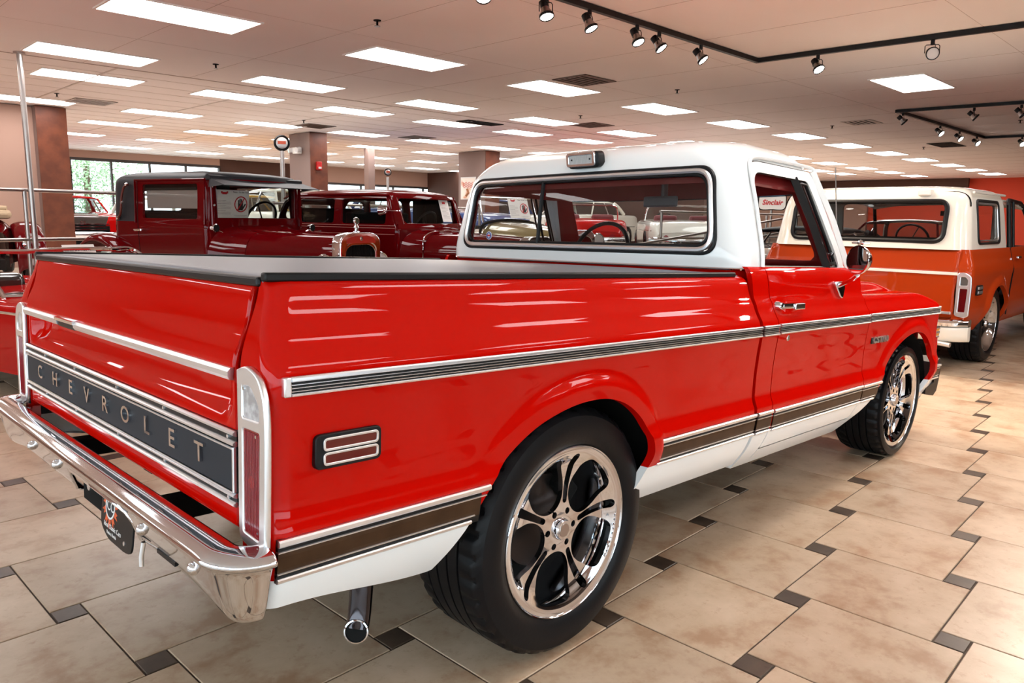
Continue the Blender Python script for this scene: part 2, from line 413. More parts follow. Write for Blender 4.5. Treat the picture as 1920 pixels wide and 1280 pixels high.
# ceiling lights ------------------------------------------------------
fr = MB().box(-0.63, 0.63, -0.325, -0.305, -0.012, 0.01).box(-0.63, 0.63, 0.305, 0.325, -0.012, 0.01).box(-0.63, -0.61, -0.305, 0.305, -0.012, 0.01).box(0.61, 0.63, -0.305, 0.305, -0.012, 0.01)
M_FRAME = mat('white_light_frame', '#eee6e0', 0.5)
f_me = None; d_me = None
spots = []
for ky, y in enumerate((-6.4, -3.9, -1.35, 4.8, 7.3)):
    for k in range(-2, 12):
        x = 1.26 + 2.505 * k
        if x < 32 and not (y < 0 and (k < 0 or x > 7.5)): spots.append((x, y))
spots += [(8.87, 1.09)]
for y in (9.03, 12.02, 14.5, 17.4, 20.3):
    for k in range(-2, 13):
        x = 1.72 + 2.07 * k
        if x < 28: spots.append((x, y))
ROWN = {-3.9: 'behind the camera', 4.8: 'row over the pickup', 7.3: 'row just before the long ceiling seam', 9.03: 'first row beyond the ceiling seam', 12.02: 'second row beyond the ceiling seam', 14.5: 'third row beyond the ceiling seam', 17.4: 'fourth row beyond the ceiling seam', 20.3: 'last row beside the far windows', 2.2: 'short far row at right'}
ORD = ['first', 'second', 'third', 'fourth', 'fifth', 'sixth', 'seventh', 'eighth', 'ninth', 'tenth', 'eleventh', 'twelfth', 'thirteenth', 'fourteenth', 'fifteenth']
def pix(x, y, z=H):
    d = Vector((x, y, z)) - CP; q = d.dot(CF); return (960 + 1416 * d.dot(CR) / q, 640 - 1416 * d.dot(CU) / q) if q > 0.1 else (-9999, 0)
rowseen = {}
for x, y in spots:
    px_, py_ = pix(x, y)
    if -60 < px_ < 1980 and py_ > -20: rowseen.setdefault(y, []).append((px_, x))
PLABEL = {}
for y, L_ in rowseen.items():
    L_.sort()
    for i_, (px_, x) in enumerate(L_):
        if y in ROWN: PLABEL[(x, y)] = 'lit ceiling panel, %s from left in the %s' % (ORD[min(i_, 14)], ROWN[y])
PLABEL[(8.87, 1.09)] = 'lone wide lit ceiling panel between the two spotlight tracks'
for k, (x, y) in enumerate(spots):
    gx = 'near' if y < 7.9 else 'far'
    t = thing('ceiling_light', PLABEL.get((x, y), 'flush white panel light of the ceiling outside the picture'), 'ceiling light', (x, y, H + (0 if y < 7.93 else 0.012)), 0, 'lit ceiling panels')
    if f_me is None:
        o = fr.build('frame', M_FRAME, t); f_me = o.data
        o = MB().box(-0.61, 0.61, -0.305, 0.305, -0.006, 0.004).build('diffuser', M_LAMP, t); d_me = o.data
    else:
        o = bpy.data.objects.new('frame', f_me); COL.objects.link(o); o.parent = t
        o = bpy.data.objects.new('diffuser', d_me); COL.objects.link(o); o.parent = t
# ================================================================== WALLS, COLUMNS, FITTINGS
def wall(name, x0, x1, y0, y1, z0, z1, m):
    return tag(MB().box(x0, x1, y0, y1, z0, z1).build(name, m), kind='structure')
wall('wall_end', 31.5, 31.7, -9, 24, 0, H + 0.1, M_ORWALL)
# window wall, far side
M_MUL = mat('window_frame_dark', '#3a3230', 0.5)
M_OUT = mat('daylight_outside', '#e9f2f2', 0.9, emit=(0.86, 0.96, 1.0), es=3.2)
def windowwall(y, x0, x1, zs, ze, n, idx, mullw=0.05, nm='wall_far'):
    wall('%s_%d' % (nm, idx), x0, x1, y, y + 0.12, 0, zs, M_WALLPINK); wall('%s_upper_%d' % (nm, idx), x0, x1, y, y + 0.12, ze, H + 0.1, M_WALLPINK)
    w = bpy.data.objects.new('window_%d' % idx, None); COL.objects.link(w); tag(w, kind='structure')
    m = MB()
    for k in range(n + 1):
        x = x0 + (x1 - x0) * k / n
        MB().box(x - mullw / 2, x + mullw / 2, y, y + 0.10, zs, ze).build('mullion', M_MUL, w)
    for z in (zs, ze): MB().box(x0, x1, y - 0.01, y + 0.11, z - 0.04, z + 0.04).build('rail', M_MUL, w)
    for k in range(n):
        xa = x0 + (x1 - x0) * k / n; xb = x0 + (x1 - x0) * (k + 1) / n
        MB().box(xa + 0.03, xb - 0.03, y + 0.05, y + 0.056, zs + 0.04, ze - 0.04).build('pane', M_GLASS, w)
windowwall(-9.1, -6, 3, 0.35, 2.6, 5, 3, nm='wall_right')
wall('wall_right_2', 3, 34, -9.1, -9, 0, H + 0.1, mat('right_side_wall', '#4d4039', 0.8))
# glazed shop front behind the camera (runs along y)
wall('wall_back', -6.1, -6, -9, 24, 0, 0.35, M_WALLPINK); wall('wall_back_upper', -6.1, -6, -9, 24, 2.6, H + 0.1, M_WALLPINK); wall('wall_back_2', -6.1, -6, 5.0, 24, 0.35, 2.6, M_WALLPINK)
w = bpy.data.objects.new('window_4', None); COL.objects.link(w); tag(w, kind='structure')
for k in range(8):
    y = -9 + 2 * k; MB().box(-6.1, -6, y - 0.03, y + 0.03, 0.35, 2.6).build('mullion', M_MUL, w)
    if k < 7: MB().box(-6.056, -6.05, y + 0.03, y + 1.97, 0.37, 2.58).build('pane', M_GLASS, w)
windowwall(22.5, -6, 9.5, 0.6, 2.86, 14, 1)
wall('wall_far_2', 9.5, 13.5, 22.5, 22.7, 0, H + 0.1, M_DKWALL)
windowwall(22.5, 13.5, 22.5, 1.4, 2.5, 6, 2)
wall('wall_far_3', 22.5, 34, 22.5, 22.7, 0, H + 0.1, M_DKWALL)
# the street outside the windows: pale road and trees
road = MB().box(-60, 60, 24.2, 80, -0.3, -0.05).box(-60, 60, -60, -9.2, -0.3, -0.05).box(-60, -6.2, -9.2, 24.2, -0.3, -0.05).build('ground_outside', mat('pale_asphalt', '#c9cbc8', 0.9)); tag(road, kind='structure')
# ================================================================== PICKUP TRUCK (built in its own frame: x forward, y left, z up)
TH, RO = 0.039379, -0.017643
TM = Matrix.Rotation(RO, 4, 'X') @ Matrix.Rotation(TH, 4, 'Y')
YC = 0.02
truck = thing('pickup_truck', 'bright red pickup truck with white cab roof and black bed cover, nearest the camera', 'truck', mw=TM)
def tp(name, V, F, m, **k): return mesh(name, V, F, m, truck, True, **k)

sideY = mono([(0.34, -0.870), (0.38, -0.905), (0.42, -0.935), (0.47, -0.965), (0.52, -0.985), (0.56, -0.993), (0.615, -0.998), (0.640, -0.998), (0.66, -0.990), (0.69, -0.983), (0.76, -0.984), (0.85, -0.990), (0.92, -0.998), (0.95, -1.001), (0.985, -0.996), (1.01, -0.983), (1.035, -0.970), (1.06, -0.960), (1.075, -0.951), (1.10, -0.940), (1.13, -0.931), (1.15, -0.922), (1.162, -0.905), (1.17, -0.88)])
cabY = mono([(0.34, -0.870), (0.38, -0.905), (0.42, -0.935), (0.47, -0.965), (0.52, -0.985), (0.56, -0.993), (0.615, -0.998), (0.640, -0.998), (0.66, -0.990), (0.69, -0.983), (0.76, -0.984), (0.85, -0.990), (0.92, -0.998), (0.95, -1.001), (0.985, -0.996), (1.01, -0.983), (1.035, -0.970), (1.06, -0.962), (1.075, -0.953), (1.10, -0.946), (1.14, -0.940), (1.18, -0.930), (1.2, -0.918), (1.21, -0.90)])
arch_r = catmull([(-0.56, 0.30), (-0.50, 0.42), (-0.425, 0.545), (-0.36, 0.632), (-0.295, 0.695), (-0.222, 0.745), (-0.147, 0.777), (-0.066, 0.798), (0.019, 0.806), (0.109, 0.801), (0.208, 0.770), (0.295, 0.710), (0.345, 0.640), (0.360, 0.575), (0.352, 0.50), (0.325, 0.42), (0.29, 0.34), (0.27, 0.25)], 5) + [(0.2, 0.1), (-0.5, 0.1)]
arch_f = catmull([(2.08, 0.30), (2.20, 0.40), (2.34, 0.48), (2.44, 0.56), (2.51, 0.645), (2.60, 0.73), (2.695, 0.79), (2.818, 0.836), (2.97, 0.848), (3.111, 0.818), (3.235, 0.745), (3.30, 0.655), (3.318, 0.571), (3.300, 0.48), (3.26, 0.40), (3.22, 0.30)], 5) + [(3.1, 0.1), (2.2, 0.1)]
sd_r = poly_sdf(arch_r); sd_f = poly_sdf(arch_f)
# the flare follows the upper part of the opening only
def flare(sd, x, z, xa, xb):
    d = sd(x, z)
    if d > 0.14: return 0.0
    k = smooth(0.50, 0.60, z)
    if sd is sd_f and x < 2.95: k = smooth(0.56, 0.72, z) * (0.4 + 0.6 * smooth(2.55, 2.85, x))
    if sd is sd_r and x < 0: k = smooth(0.60, 0.74, z) * (0.35 + 0.65 * smooth(-0.36, -0.05, x))
    return k * 0.024 * (1 - smooth(0.040, 0.090, d))
def bedP(sd_on=True):
    def f(u, z):
        y = sideY(z); x = -0.958 + u; ins = 0
        if u < 0:
            r = 0.040
            if u > -0.063: a = -u / r; x = -0.958 - r * math.sin(a); ins = r * (1 - math.cos(a))
            else: x = -0.958 - r; ins = r + (-u - 0.063)
        lean = 0.045 * smooth(0.975, 1.17, z)
        x += lean * (1 - smooth(0, 0.12, u)) if u > 0 else lean
        if u > 0: y -= flare(sd_r, x, z, 0, 0)
        return (x, min(y + ins, -0.868) if u < 0 else y + ins, z)
    return f
def sdf_bed(x, y, z):
    zb = 0.402 + 0.060 * smooth(-0.50, -0.97, x) if x < 0 else 0.392
    return min(sd_r(x, z), z - zb)
paintf = lambda x, y, z: 1 if z < 0.53 else 0
us = [-0.163, -0.12, -0.09, -0.063, -0.053, -0.042, -0.032, -0.022, -0.011] + frange(0, 2.036, 0.0125)
zs = frange(0.385, 1.13, 0.0125) + [1.14, 1.15, 1.156, 1.162, 1.166, 1.17]
bed_r = msurf('bed_side', bedP(), us, zs, [M_RED, M_WHITE], truck, sdf_bed, 0, matf=paintf, lip=lambda x, y, z: (0.03, 0, 0) if (x < -0.93 and z > 0.5) else (0, 0.03, 0))
mirror_copy(bed_r, YC)

# two-tone cab side, door and fender, one surface each between its gaps
G = 0.0035
def gapx_r(z): return 1.238 - 0.006 * smooth(0.7, 0.4, z)
def gapx_f(z): return 2.232 - 0.035 * smooth(0.62, 0.44, z)
def strip(name, xa, xb, za, zb, sdf, base=cabY, fl=None, **k):
    def f(u, z):
        y = base(z)
        if fl: y -= flare(fl, u, z, 0, 0)
        return (u, y, z)
    return msurf(name, f, frange(xa, xb, 0.0125), frange(za, zb, 0.0125), [M_RED, M_WHITE], truck, sdf, 0, matf=paintf, lip=(0, 0.022, 0), **k)
cornerY = cabY
cab_r = strip('cab_corner', 1.10, 1.25, 0.39, 1.205, lambda x, y, z: min(gapx_r(z) - G - x, x - 1.103))
door_bottom = 0.452
dsdf = lambda x, y, z: min(x - gapx_r(z) - G, gapx_f(z) - G - x, z - 0.445)
door_r = thing('door', None, None); del door_r['label']; del door_r['category']; door_r.parent = truck
dp = strip('door_panel', 1.22, 2.25, 0.43, 1.205, dsdf); dp.parent = door_r
rk = strip('rocker_panel', 1.10, 2.36, 0.36, 0.46, lambda x, y, z: min(0.438 - z, z - 0.365, x - 1.103, sd_f(x, z), 2.235 - x) if x > 1.235 else min(z - 0.365, 0.395 - z, x - 1.103))
def fenY(z): return cabY(z)
def fenP(u, z):
    # front fender: the side, then rolled over the top; the nose tapers in
    top = 1.066 - 0.100 * smooth(3.0, 3.62, u) ** 1.2
    t = z   # 0..1 side, 1..2 the top
    nose = 0.085 * smooth(3.30, 3.62, u) ** 1.5
    if t <= 1:
        zz = 0.365 + (top - 0.022 - 0.365) * t; y = cabY(min(zz, 1.05)) - flare(sd_f, u, zz, 0, 0)
        return (u, y + nose * (0.4 + 0.6 * smooth(0.7, 1.0, zz)), zz)
    a = min(1, (t - 1) * 2.5) * PI / 2; y0 = cabY(min(top - 0.022, 1.05)) + nose
    if t <= 1.4: return (u, y0 + 0.030 * (1 - math.cos(a)), top - 0.022 + 0.022 * math.sin(a))
    return (u, y0 + 0.030 + (t - 1.4) / 0.6 * 0.085, top + 0.008 * (t - 1.4))
fsdf = lambda x, y, z: min(x - gapx_f(z) - G if y < -0.9 else 1, sd_f(x, z) if y < -0.85 else 1, 3.535 + 0.06 * smooth(0.55, 0.95, z) - 0.04 * smooth(0.9, 1.0, z) - x, z - 0.385)
fen = msurf('front_fender', fenP, frange(2.20, 3.62, 0.0125), frange(0, 1, 0.019) + [1.08, 1.16, 1.24, 1.32, 1.4, 1.7, 2.0], [M_RED, M_WHITE], truck, fsdf, 0, matf=paintf, lip=lambda x, y, z: (0, 0.03, 0) if y < -0.9 else (0, 0.004, -0.02))
mirror_copy(cab_r, YC); mirror_copy(fen, YC); mirror_copy(rk, YC)

# hood and cowl, front end
def hoodP(u, v):
    x = 2.30 + 1.26 * u; w = (0.865 - 0.05 * smooth(0.6, 1, u)); y = YC + v * w
    crown = 1.112 + 0.018 * smooth(0, 0.3, u) - 0.125 * smooth(0.55, 1.04, u) ** 1.3
    edge = 1.066 - 0.100 * smooth(3.0, 3.62, x) ** 1.2
    k = smooth(1.0, 0.80, abs(v)); z = edge + (crown - edge) * (0.25 * (1 - abs(v)) + 0.75 * k)
    z += 0.018 * smooth(0.45, 0.30, abs(v)) * (1 - smooth(0.85, 1, u))
    return (x, y, z)
msurf('hood', hoodP, frange(0, 1, 0.03), frange(-1, 1, 0.025), M_RED, truck, thick=0.015, flip=False)
def cowlP(u, v):
    x = 1.98 + 0.315 * u; y = YC + v * 0.93; z = 1.085 + 0.035 * (1 - u) - 0.02 * abs(v) ** 3 + 0.02 * smooth(0.6, 1, u) * (1 - abs(v) ** 4)
    return (x, y, z)
msurf('cowl', cowlP, frange(0, 1, 0.1), frange(-1, 1, 0.05), M_RED, truck, thick=0.012)
fm = MB().box(3.44, 3.50, -0.86, 0.90, 0.52, 0.93); fm.build('front_panel', M_RED, truck, bevel=0.02)
gm = MB().box(3.50, 3.53, -0.80, 0.84, 0.66, 0.84); gm.build('grille', M_CHROME, truck, bevel=0.01)
# front bumper, black lower valance that flares out at the corner
fb = []
for k in range(25):
    y = -0.985 + 1.97 * k / 24; c = 1 - abs((y - 0.0) / 0.985) ** 6; fb.append(((3.57 + 0.14 * c, y + YC, 0.0), (1, 0, 0), (0, 0, 1)))
fb2 = [((o[0] + 0.0, o[1] * 1.0, o[2]), a, b) for o, a, b in fb]
MB().sweep([(-0.20, 0.43), (-0.04, 0.405), (0.02, 0.43), (0.05, 0.50), (0.065, 0.57), (0.065, 0.625), (0.03, 0.64), (-0.03, 0.61), (-0.05, 0.49), (-0.20, 0.47)], fb).build('front_air_dam', M_BLACK, truck, True)

# ------------------------------------------------------------------ cab shell: one lofted sheet with the window openings cut out
hw = mono([(1.19, 0.925), (1.24, 0.922), (1.40, 0.890), (1.55, 0.855), (1.63, 0.832), (1.69, 0.800), (1.725, 0.755), (1.748, 0.68), (1.765, 0.55), (1.780, 0.30), (1.788, 0.02)])
xr_ = mono([(1.19, 1.110), (1.24, 1.105), (1.40, 1.118), (1.55, 1.132), (1.63, 1.148), (1.69, 1.175), (1.725, 1.22), (1.748, 1.29), (1.765, 1.38), (1.780, 1.50), (1.788, 1.60)])
xf_ = mono([(1.19, 2.225), (1.24, 2.195), (1.40, 2.095), (1.55, 2.00), (1.63, 1.955), (1.69, 1.915), (1.725, 1.875), (1.748, 1.83), (1.765, 1.77), (1.780, 1.70), (1.788, 1.62)])
rc_ = mono([(1.19, 0.11), (1.40, 0.115), (1.60, 0.135), (1.72, 0.22), (1.765, 0.20), (1.780, 0.15), (1.788, 0.01)])
def plan(s, W_, x0, x1, rr, rf):
    """point on a rounded rectangle; s in 0..8 with fixed corner stations (0 = middle of the back, going right)"""
    s = s % 8; fl = -1 if s <= 4 else 1; t = s if s <= 4 else 8 - s
    # t 0..1 back, 1..2 rear corner, 2..3 side ... front corner squeezed at 3..3.4, 3.4..4 front
    bow_r = 0.020
    if t <= 1:
        y = (W_ - rr) * t; x = x0 - bow_r * (1 - (y / W_) ** 2); n = None
        return x + bow_r * (1 - ((W_ - rr) / W_) ** 2) * 0, fl * y
    if t <= 2:
        a = (t - 1) * PI / 2; xs = x0 - bow_r * (1 - ((W_ - rr) / W_) ** 2)
        return xs + rr * (1 - math.cos(a)), fl * (W_ - rr + rr * math.sin(a))
    if t <= 3:
        xs = x0 - bow_r * (1 - ((W_ - rr) / W_) ** 2) + rr; xe = x1 - rf
        return xs + (xe - xs) * (t - 2), fl * W_
    if t <= 3.4:
        a = (t - 3) / 0.4 * PI / 2; return x1 - rf + rf * math.sin(a), fl * (W_ - rf + rf * math.cos(a))
    q = 1 - (t - 3.4) / 0.6; y = (W_ - rf) * q; return x1 + 0.10 * (1 - (y / max(W_, 1e-4)) ** 2) * 0 + 0.10 * (1 - q * q), fl * y
def shellP(s, z):
    w = hw(z); x0, x1 = xr_(z), xf_(z); rr = min(rc_(z), w * 0.9); rf = min(0.10, w * 0.5)
    k = smooth(1.72, 1.757, z); x, y = plan(s, w, x0, x1 - 0.06, rr, rf)
    return (x, y + YC, z)
win_b = rrect(-0.788, 0.788, 1.255, 1.612, 0.062)
def win_b_taper(y, z):
    t = (z - 1.255) / 0.357; return win_b(y * (1 + 0.07 * t), z) if z > 1.1 else 1
side_glass = rpoly([(1.258, 1.205), (1.258, 1.602), (1.790, 1.602), (2.030, 1.205)], [0.005, 0.07, 0.02, 0.01])
sd_sg = poly_sdf(side_glass)
door_out = rpoly([(1.228, 1.16), (1.228, 1.652), (1.845, 1.652), (2.115, 1.16)], [0.0, 0.10, 0.03, 0.0])
sd_do = poly_sdf(door_out)
ws_open = lambda y, z: rrect(-0.81, 0.81, 1.235, 1.63, 0.05)(y * (1 + 0.12 * (z - 1.235) / 0.4), z)
def sdf_shell(x, y, z):
    yy = y - YC
    if x < 1.2: return win_b_taper(yy, z) if (abs(yy) < 0.86 and z < 1.66) else 1.0
    if abs(yy) > 0.70 and x > 1.2 and x < 2.17 and z < 1.69 and not (x > 1.80 and abs(yy) < hw(z) - 0.06): return sd_do(x, z)
    if x > 1.85 and abs(yy) < 0.9 and z < 1.68: return ws_open(yy, z)
    return 1.0
ss = frange(0, 1, 1 / 34) + frange(1, 2, 1 / 12)[1:] + frange(2, 3, 1 / 60)[1:] + frange(3, 3.4, 0.1)[1:] + frange(3.4, 4.6, 0.04)[1:] + frange(4.6, 5, 0.1)[1:] + frange(5, 6, 1 / 60)[1:] + frange(6, 7, 1 / 12)[1:] + frange(7, 8, 1 / 34)[1:]
zz = frange(1.192, 1.62, 0.011) + frange(1.628, 1.724, 0.008) + [1.730, 1.736, 1.742, 1.748, 1.754, 1.760, 1.766, 1.772, 1.777, 1.781, 1.785, 1.788]
msurf('cab_shell', shellP, ss, zz, [M_WHITE], truck, sdf_shell, 0, flip=False, closed_u=True, sharp=60, lip=lambda x, y, z: (0.016 if x < 1.3 else (-0.02 if x > 1.9 and abs(y) < 0.82 else 0), (0.022 if y < 0 else -0.022) if (x > 1.2 and abs(y) > 0.7) else 0, 0))
# inner headliner shows red
def linP(s, z): x, y, q = shellP(s, z); k = 0.94; return ((x - 1.6) * 0.92 + 1.6, (y - YC) * k + YC, z - 0.035)
msurf('headliner', linP, ss[::3] + [8], zz[36:], [M_REDINT], truck, None, 0, flip=True)
# red lining of the pillars
def pilsdf(x, y, z): return min(sdf_shell((x - 1.6) / 0.975 + 1.6, (y - YC) / 0.97 + YC, z), 1)
def pilP(s, z): x, y, q = shellP(s, z); return ((x - 1.6) * 0.955 + 1.6, (y - YC) * 0.965 + YC, z)
msurf('pillar_lining', pilP, ss[::2] + [8], zz[:44:2], [M_REDINT], truck, lambda x, y, z: sdf_shell((x - 1.6) / 0.955 + 1.6, (y - YC) / 0.965 + YC, z), 0.004, flip=False)

# door: window frame (white, stands proud of the shell), glass, vent pane, pillar seals
def shellx(x, z, off=0.0):
    """point on the flank of the shell at given x, z"""
    w = hw(z); rr = min(rc_(z), w * 0.9); xs = xr_(z) - 0.02 * (1 - ((w - rr) / w) ** 2) + rr; y = w
    if x < xs: y = w - rr + math.sqrt(max(0, rr * rr - (xs - x) ** 2))
    return (x, -y + YC - off, z)
def dfP(u, z): return shellx(u, z, 0.002)
def df_sdf(x, y, z): return min(-sd_do(x, z) - 0.004, sd_sg(x, z), 9)
msurf('window_frame', dfP, frange(1.222, 2.13, 0.010), frange(1.198, 1.66, 0.010), [M_WHITE], door_r, df_sdf, 0, lip=(0, 0.03, 0))
def border(pts, w0, off, f=None):
    return [Vector(shellx(x, z, off)) for x, z in pts]
sg_low = [q for q in side_glass]
MB().tube(border(side_glass, 0, -0.010), 0.006, 8, closed=True).build('window_seal', M_BLACK, door_r, True)
def glP(u, z): return shellx(u, z, -0.014)
# the side window is wound down
# division post leans forward like the photograph's
MB().tube([shellx(1.665 , 1.606, -0.006), shellx(1.79, 1.4, -0.006), shellx(1.905, 1.200, -0.006)], 0, sec=[(-0.004, -0.016), (0.006, -0.016), (0.006, 0.016), (-0.004, 0.016)]).build('division_post', M_BLACK, door_r, False)
vp = rpoly([(1.715, 1.585), (1.785, 1.585), (2.00, 1.222), (1.925, 1.222)], 0.012)
MB().tube(border(vp, 0, -0.008), 0.0075, 8, closed=True).build('vent_frame', M_BLACK, door_r, True)
MB().tube(border([(1.730, 1.572), (1.93, 1.232), (1.985, 1.232)], 0, 0.0), 0.003, 6).build('vent_trim', M_CHROME, door_r, True)
MB().cyl(shellx(1.94, 1.27, -0.02), shellx(1.94, 1.27, 0.012), 0.007).build('vent_latch', M_CHROME, door_r, True)
# left door, seen through the cab
door_l = thing('door', None, None); del door_l['label']; del door_l['category']; door_l.parent = truck
for o in list(door_r.children):
    if o.name.split('.')[0] in ('door_panel', 'window_frame', 'vent_frame', 'division_post', 'window_seal'): mirror_copy(o, YC, door_l)
# drip rail
dr = [shellx(x, z, 0.012) for x, z in catmull([(1.226, 1.205), (1.226, 1.46), (1.228, 1.56), (1.243, 1.625), (1.29, 1.660), (1.40, 1.668), (1.65, 1.672), (1.86, 1.668), (1.875, 1.650)], 6)]
drl = MB().tube(dr, 0.0085, 8).build('drip_rail', M_WHITE, truck, True)
mirror_copy(drl, YC)
ap = [shellx(x, z, 0.010) for x, z in [(1.862, 1.655), (1.99, 1.43), (2.125, 1.198)]]
apm = MB().tube(ap, 0, sec=[(-0.008, -0.013), (0.008, -0.013), (0.008, 0.013), (-0.008, 0.013)]).build('pillar_moulding', M_WHITE, truck, False); mirror_copy(apm, YC)

# rear window: rubber, bright surround, glass, slider bar
def backP(y, z, off=0.0):
    w = hw(z); rr = rc_(z); x0 = xr_(z); yy = min(abs(y), w - rr * 0.999)
    x = x0 - 0.020 * (1 - (yy / w) ** 2)
    if abs(y) > w - rr:
        a = math.asin(min(1, (abs(y) - (w - rr)) / rr)); x += rr * (1 - math.cos(a))
    return (x - off, y + YC, z)
def backloop(ins, off):
    pts = rpoly([(-0.788 + ins, 1.255 + ins), (0.788 - ins, 1.255 + ins), (0.788 - ins, 1.612 - ins), (-0.788 + ins, 1.612 - ins)], 0.075, 8)
    out = []
    for i in range(len(pts)):
        a = np.array(pts[i]); b = np.array(pts[(i + 1) % len(pts)]); n = max(1, int(np.linalg.norm(b - a) / 0.05))
        for k in range(n): q = a + (b - a) * k / n; t = (q[1] - 1.255) / 0.357; out.append(backP(q[0] / (1 + 0.07 * t), q[1], off))
    return out
rw = thing('rear_window', None, None); del rw['label']; del rw['category']; rw.parent = truck
MB().tube(backloop(-0.002, 0.002), 0.0085, 8, closed=True).build('rubber_gasket', M_BLACK, rw, True)
MB().tube(backloop(0.013, 0.006), 0.0115, 8, closed=True).build('bright_surround', M_ALU, rw, True)
MB().tube(backloop(0.029, 0.000), 0.007, 8, closed=True).build('inner_gasket', M_BLACK, rw, True)
msurf('window_glass', lambda y, z: backP(y, z, -0.006), frange(-0.80, 0.80, 0.04), frange(1.25, 1.62, 0.03), [M_GLASSD], rw, lambda x, y, z: -win_b_taper(y - YC, z), 0)
MB().tube([Vector(backP(0.212, z, 0.001)) for z in (1.262, 1.4, 1.5, 1.605)], 0.011, 6).build('slider_bar', M_BLACK, rw, label='dark upright divider bar of the glass')
MB().cyl((1.083, 0.585, 1.315), (1.0825, 0.585, 1.315), 0.022).build('round_sticker', mat('sticker_white', '#cfd2dc', 0.5), rw)
MB().tube([(1.081, 0.585 + 0.015 * math.cos(a), 1.315 + 0.015 * math.sin(a)) for a in frange(0, 2 * PI * 0.97, 0.3)], 0.0028, 6, closed=True).build('sticker_ring', mat('sticker_blue', '#3e4f96', 0.5), rw)
MB().box(1.080, 1.0825, 0.575, 0.595, 1.311, 1.319).build('sticker_bar', M_REDPRINT, rw)
# chrome belt under the cab, around the corner
bl = [(x - 0.004 if abs(y - YC) < 0.85 else x, y + (0.004 if y > 0 else -0.004), 1.193) for x, y, z in [shellP(s, 1.195) for s in frange(5.98, 10.03, 0.04)]]
MB().tube(bl, 0.0065, 8).build('belt_trim', M_CHROME, truck, True)
# red strip of cab below the belt, behind the cover
def lowback(s, z): x, y, q = shellP(s, 1.195); return (x + 0.006, y * 0.995, z)
msurf('cab_back_panel', lowback, frange(5.98, 10.03, 0.04), frange(0.45, 1.192, 0.12), [M_RED], truck, None, 0.01)
# windshield
msurf('windshield', lambda s, z: shellP(s, z), frange(3.3, 4.7, 0.05), frange(1.23, 1.64, 0.04), [M_GLASS], truck, None, 0)
M_TINTBAND = glass('blue_tint_band', (0.05, 0.10, 0.16), 0.1)
msurf('sunshade_band', lambda s, z: tuple(np.array(shellP(s, z)) - np.array((0.006, 0, 0))), frange(3.35, 4.65, 0.05), frange(1.55, 1.64, 0.03), [M_TINTBAND], truck, None, 0)

# third brake light on the roof edge
bk = thing('roof_brake_light', None, None); del bk['label']; del bk['category']; bk.parent = truck
bM = frame((1.118, -0.052 + YC, 1.682), (0, -1, 0), (-0.16, 0, 0.987), (-0.987, 0, -0.16))
def rl(w, h, r): return rpoly([(-w, -h), (w, -h), (w, h), (-w, h)], r, 4)
curve_plate('housing', [rl(0.090, 0.033, 0.02)], 0.020, 0.005, bM @ Matrix.Translation((0.006, -0.004, 0.0)), M_BLACK, bk)
curve_plate('bezel', [rl(0.084, 0.030, 0.012), rl(0.073, 0.022, 0.008)], 0.010, 0.003, bM @ Matrix.Translation((0, 0, 0.026)), M_CHROME, bk)
curve_plate('lens', [rl(0.075, 0.024, 0.008)], 0.004, 0.001, bM @ Matrix.Translation((0, 0, 0.026)), M_CLEARLENS, bk)
rb = MB()
for x in frange(-0.068, 0.068, 0.0085): rb.box(x - 0.0015, x + 0.0015, -0.017, 0.017, 0.028, 0.033, bM)
for y in (-0.009, 0, 0.009): rb.box(-0.07, 0.07, y - 0.001, y + 0.001, 0.028, 0.0335, bM)
tag(rb.build('lens_ribs', mat('lens_shadow', '#b9b6b4', 0.3), bk), kind='stuff')
for x in (-0.055, 0.055): MB().cyl(bM @ Vector((x, 0, 0.03)), bM @ Vector((x, 0, 0.036)), 0.004, n=10).build('screw', M_BLACK, bk)
# ------------------------------------------------------------------ tailgate
tg = thing('tailgate', None, None); del tg['label']; del tg['category']; tg.parent = truck
tgx = mono([(0.616, -0.994), (0.622, -0.999), (0.66, -0.999), (0.84, -0.999), (0.86, -0.990), (0.885, -0.972), (0.91, -0.962), (0.935, -0.962), (0.945, -0.975), (0.952, -1.000), (0.975, -1.004), (1.00, -1.001), (1.03, -0.990), (1.06, -0.978), (1.09, -0.970), (1.12, -0.965), (1.145, -0.958), (1.158, -0.950), (1.165, -0.935)])
def tgP(y, z):
    e = smooth(0.845, 0.80, abs(y)); flat = -0.999
    x = tgx(z)
    if 0.84 < z < 0.955: x = flat + (x - flat) * e
    # centre stiffening panel pressed in the recess
    x += 0.004 * smooth(0.62, 0.60, abs(y)) * smooth(0.905, 0.912, z) * (1 - smooth(0.938, 0.944, z))
    return (x, y + YC, z)
msurf('tailgate_skin', tgP, [-0.864, -0.860] + frange(-0.855, 0.855, 0.02) + [0.860, 0.864], [0.616, 0.619, 0.622] + frange(0.63, 0.84, 0.02) + frange(0.845, 1.165, 0.008), [M_RED], tg, None, 0.02, flip=True)
MB().sweep([(-0.004, -0.014), (-0.012, -0.012), (-0.017, -0.004), (-0.017, 0.006), (-0.010, 0.013), (-0.002, 0.014)], [((-1.000, y + YC, 0.962), (1, 0, 0), (0, 0, 1)) for y in (-0.866, 0.24)], closed_sec=True).build('upper_trim', M_ALU, tg, False)
MB().sweep([(-0.004, -0.014), (-0.012, -0.012), (-0.017, -0.004), (-0.017, 0.006), (-0.010, 0.013), (-0.002, 0.014)], [((-1.000, y + YC, 0.962), (1, 0, 0), (0, 0, 1)) for y in (0.43, 0.866)], closed_sec=True).build('upper_trim', M_ALU, tg, False)
hd = MB().box(-1.012, -0.975, 0.27, 0.44, 0.946, 0.966); hd.build('latch_handle', M_BLACK, tg, bevel=0.004)
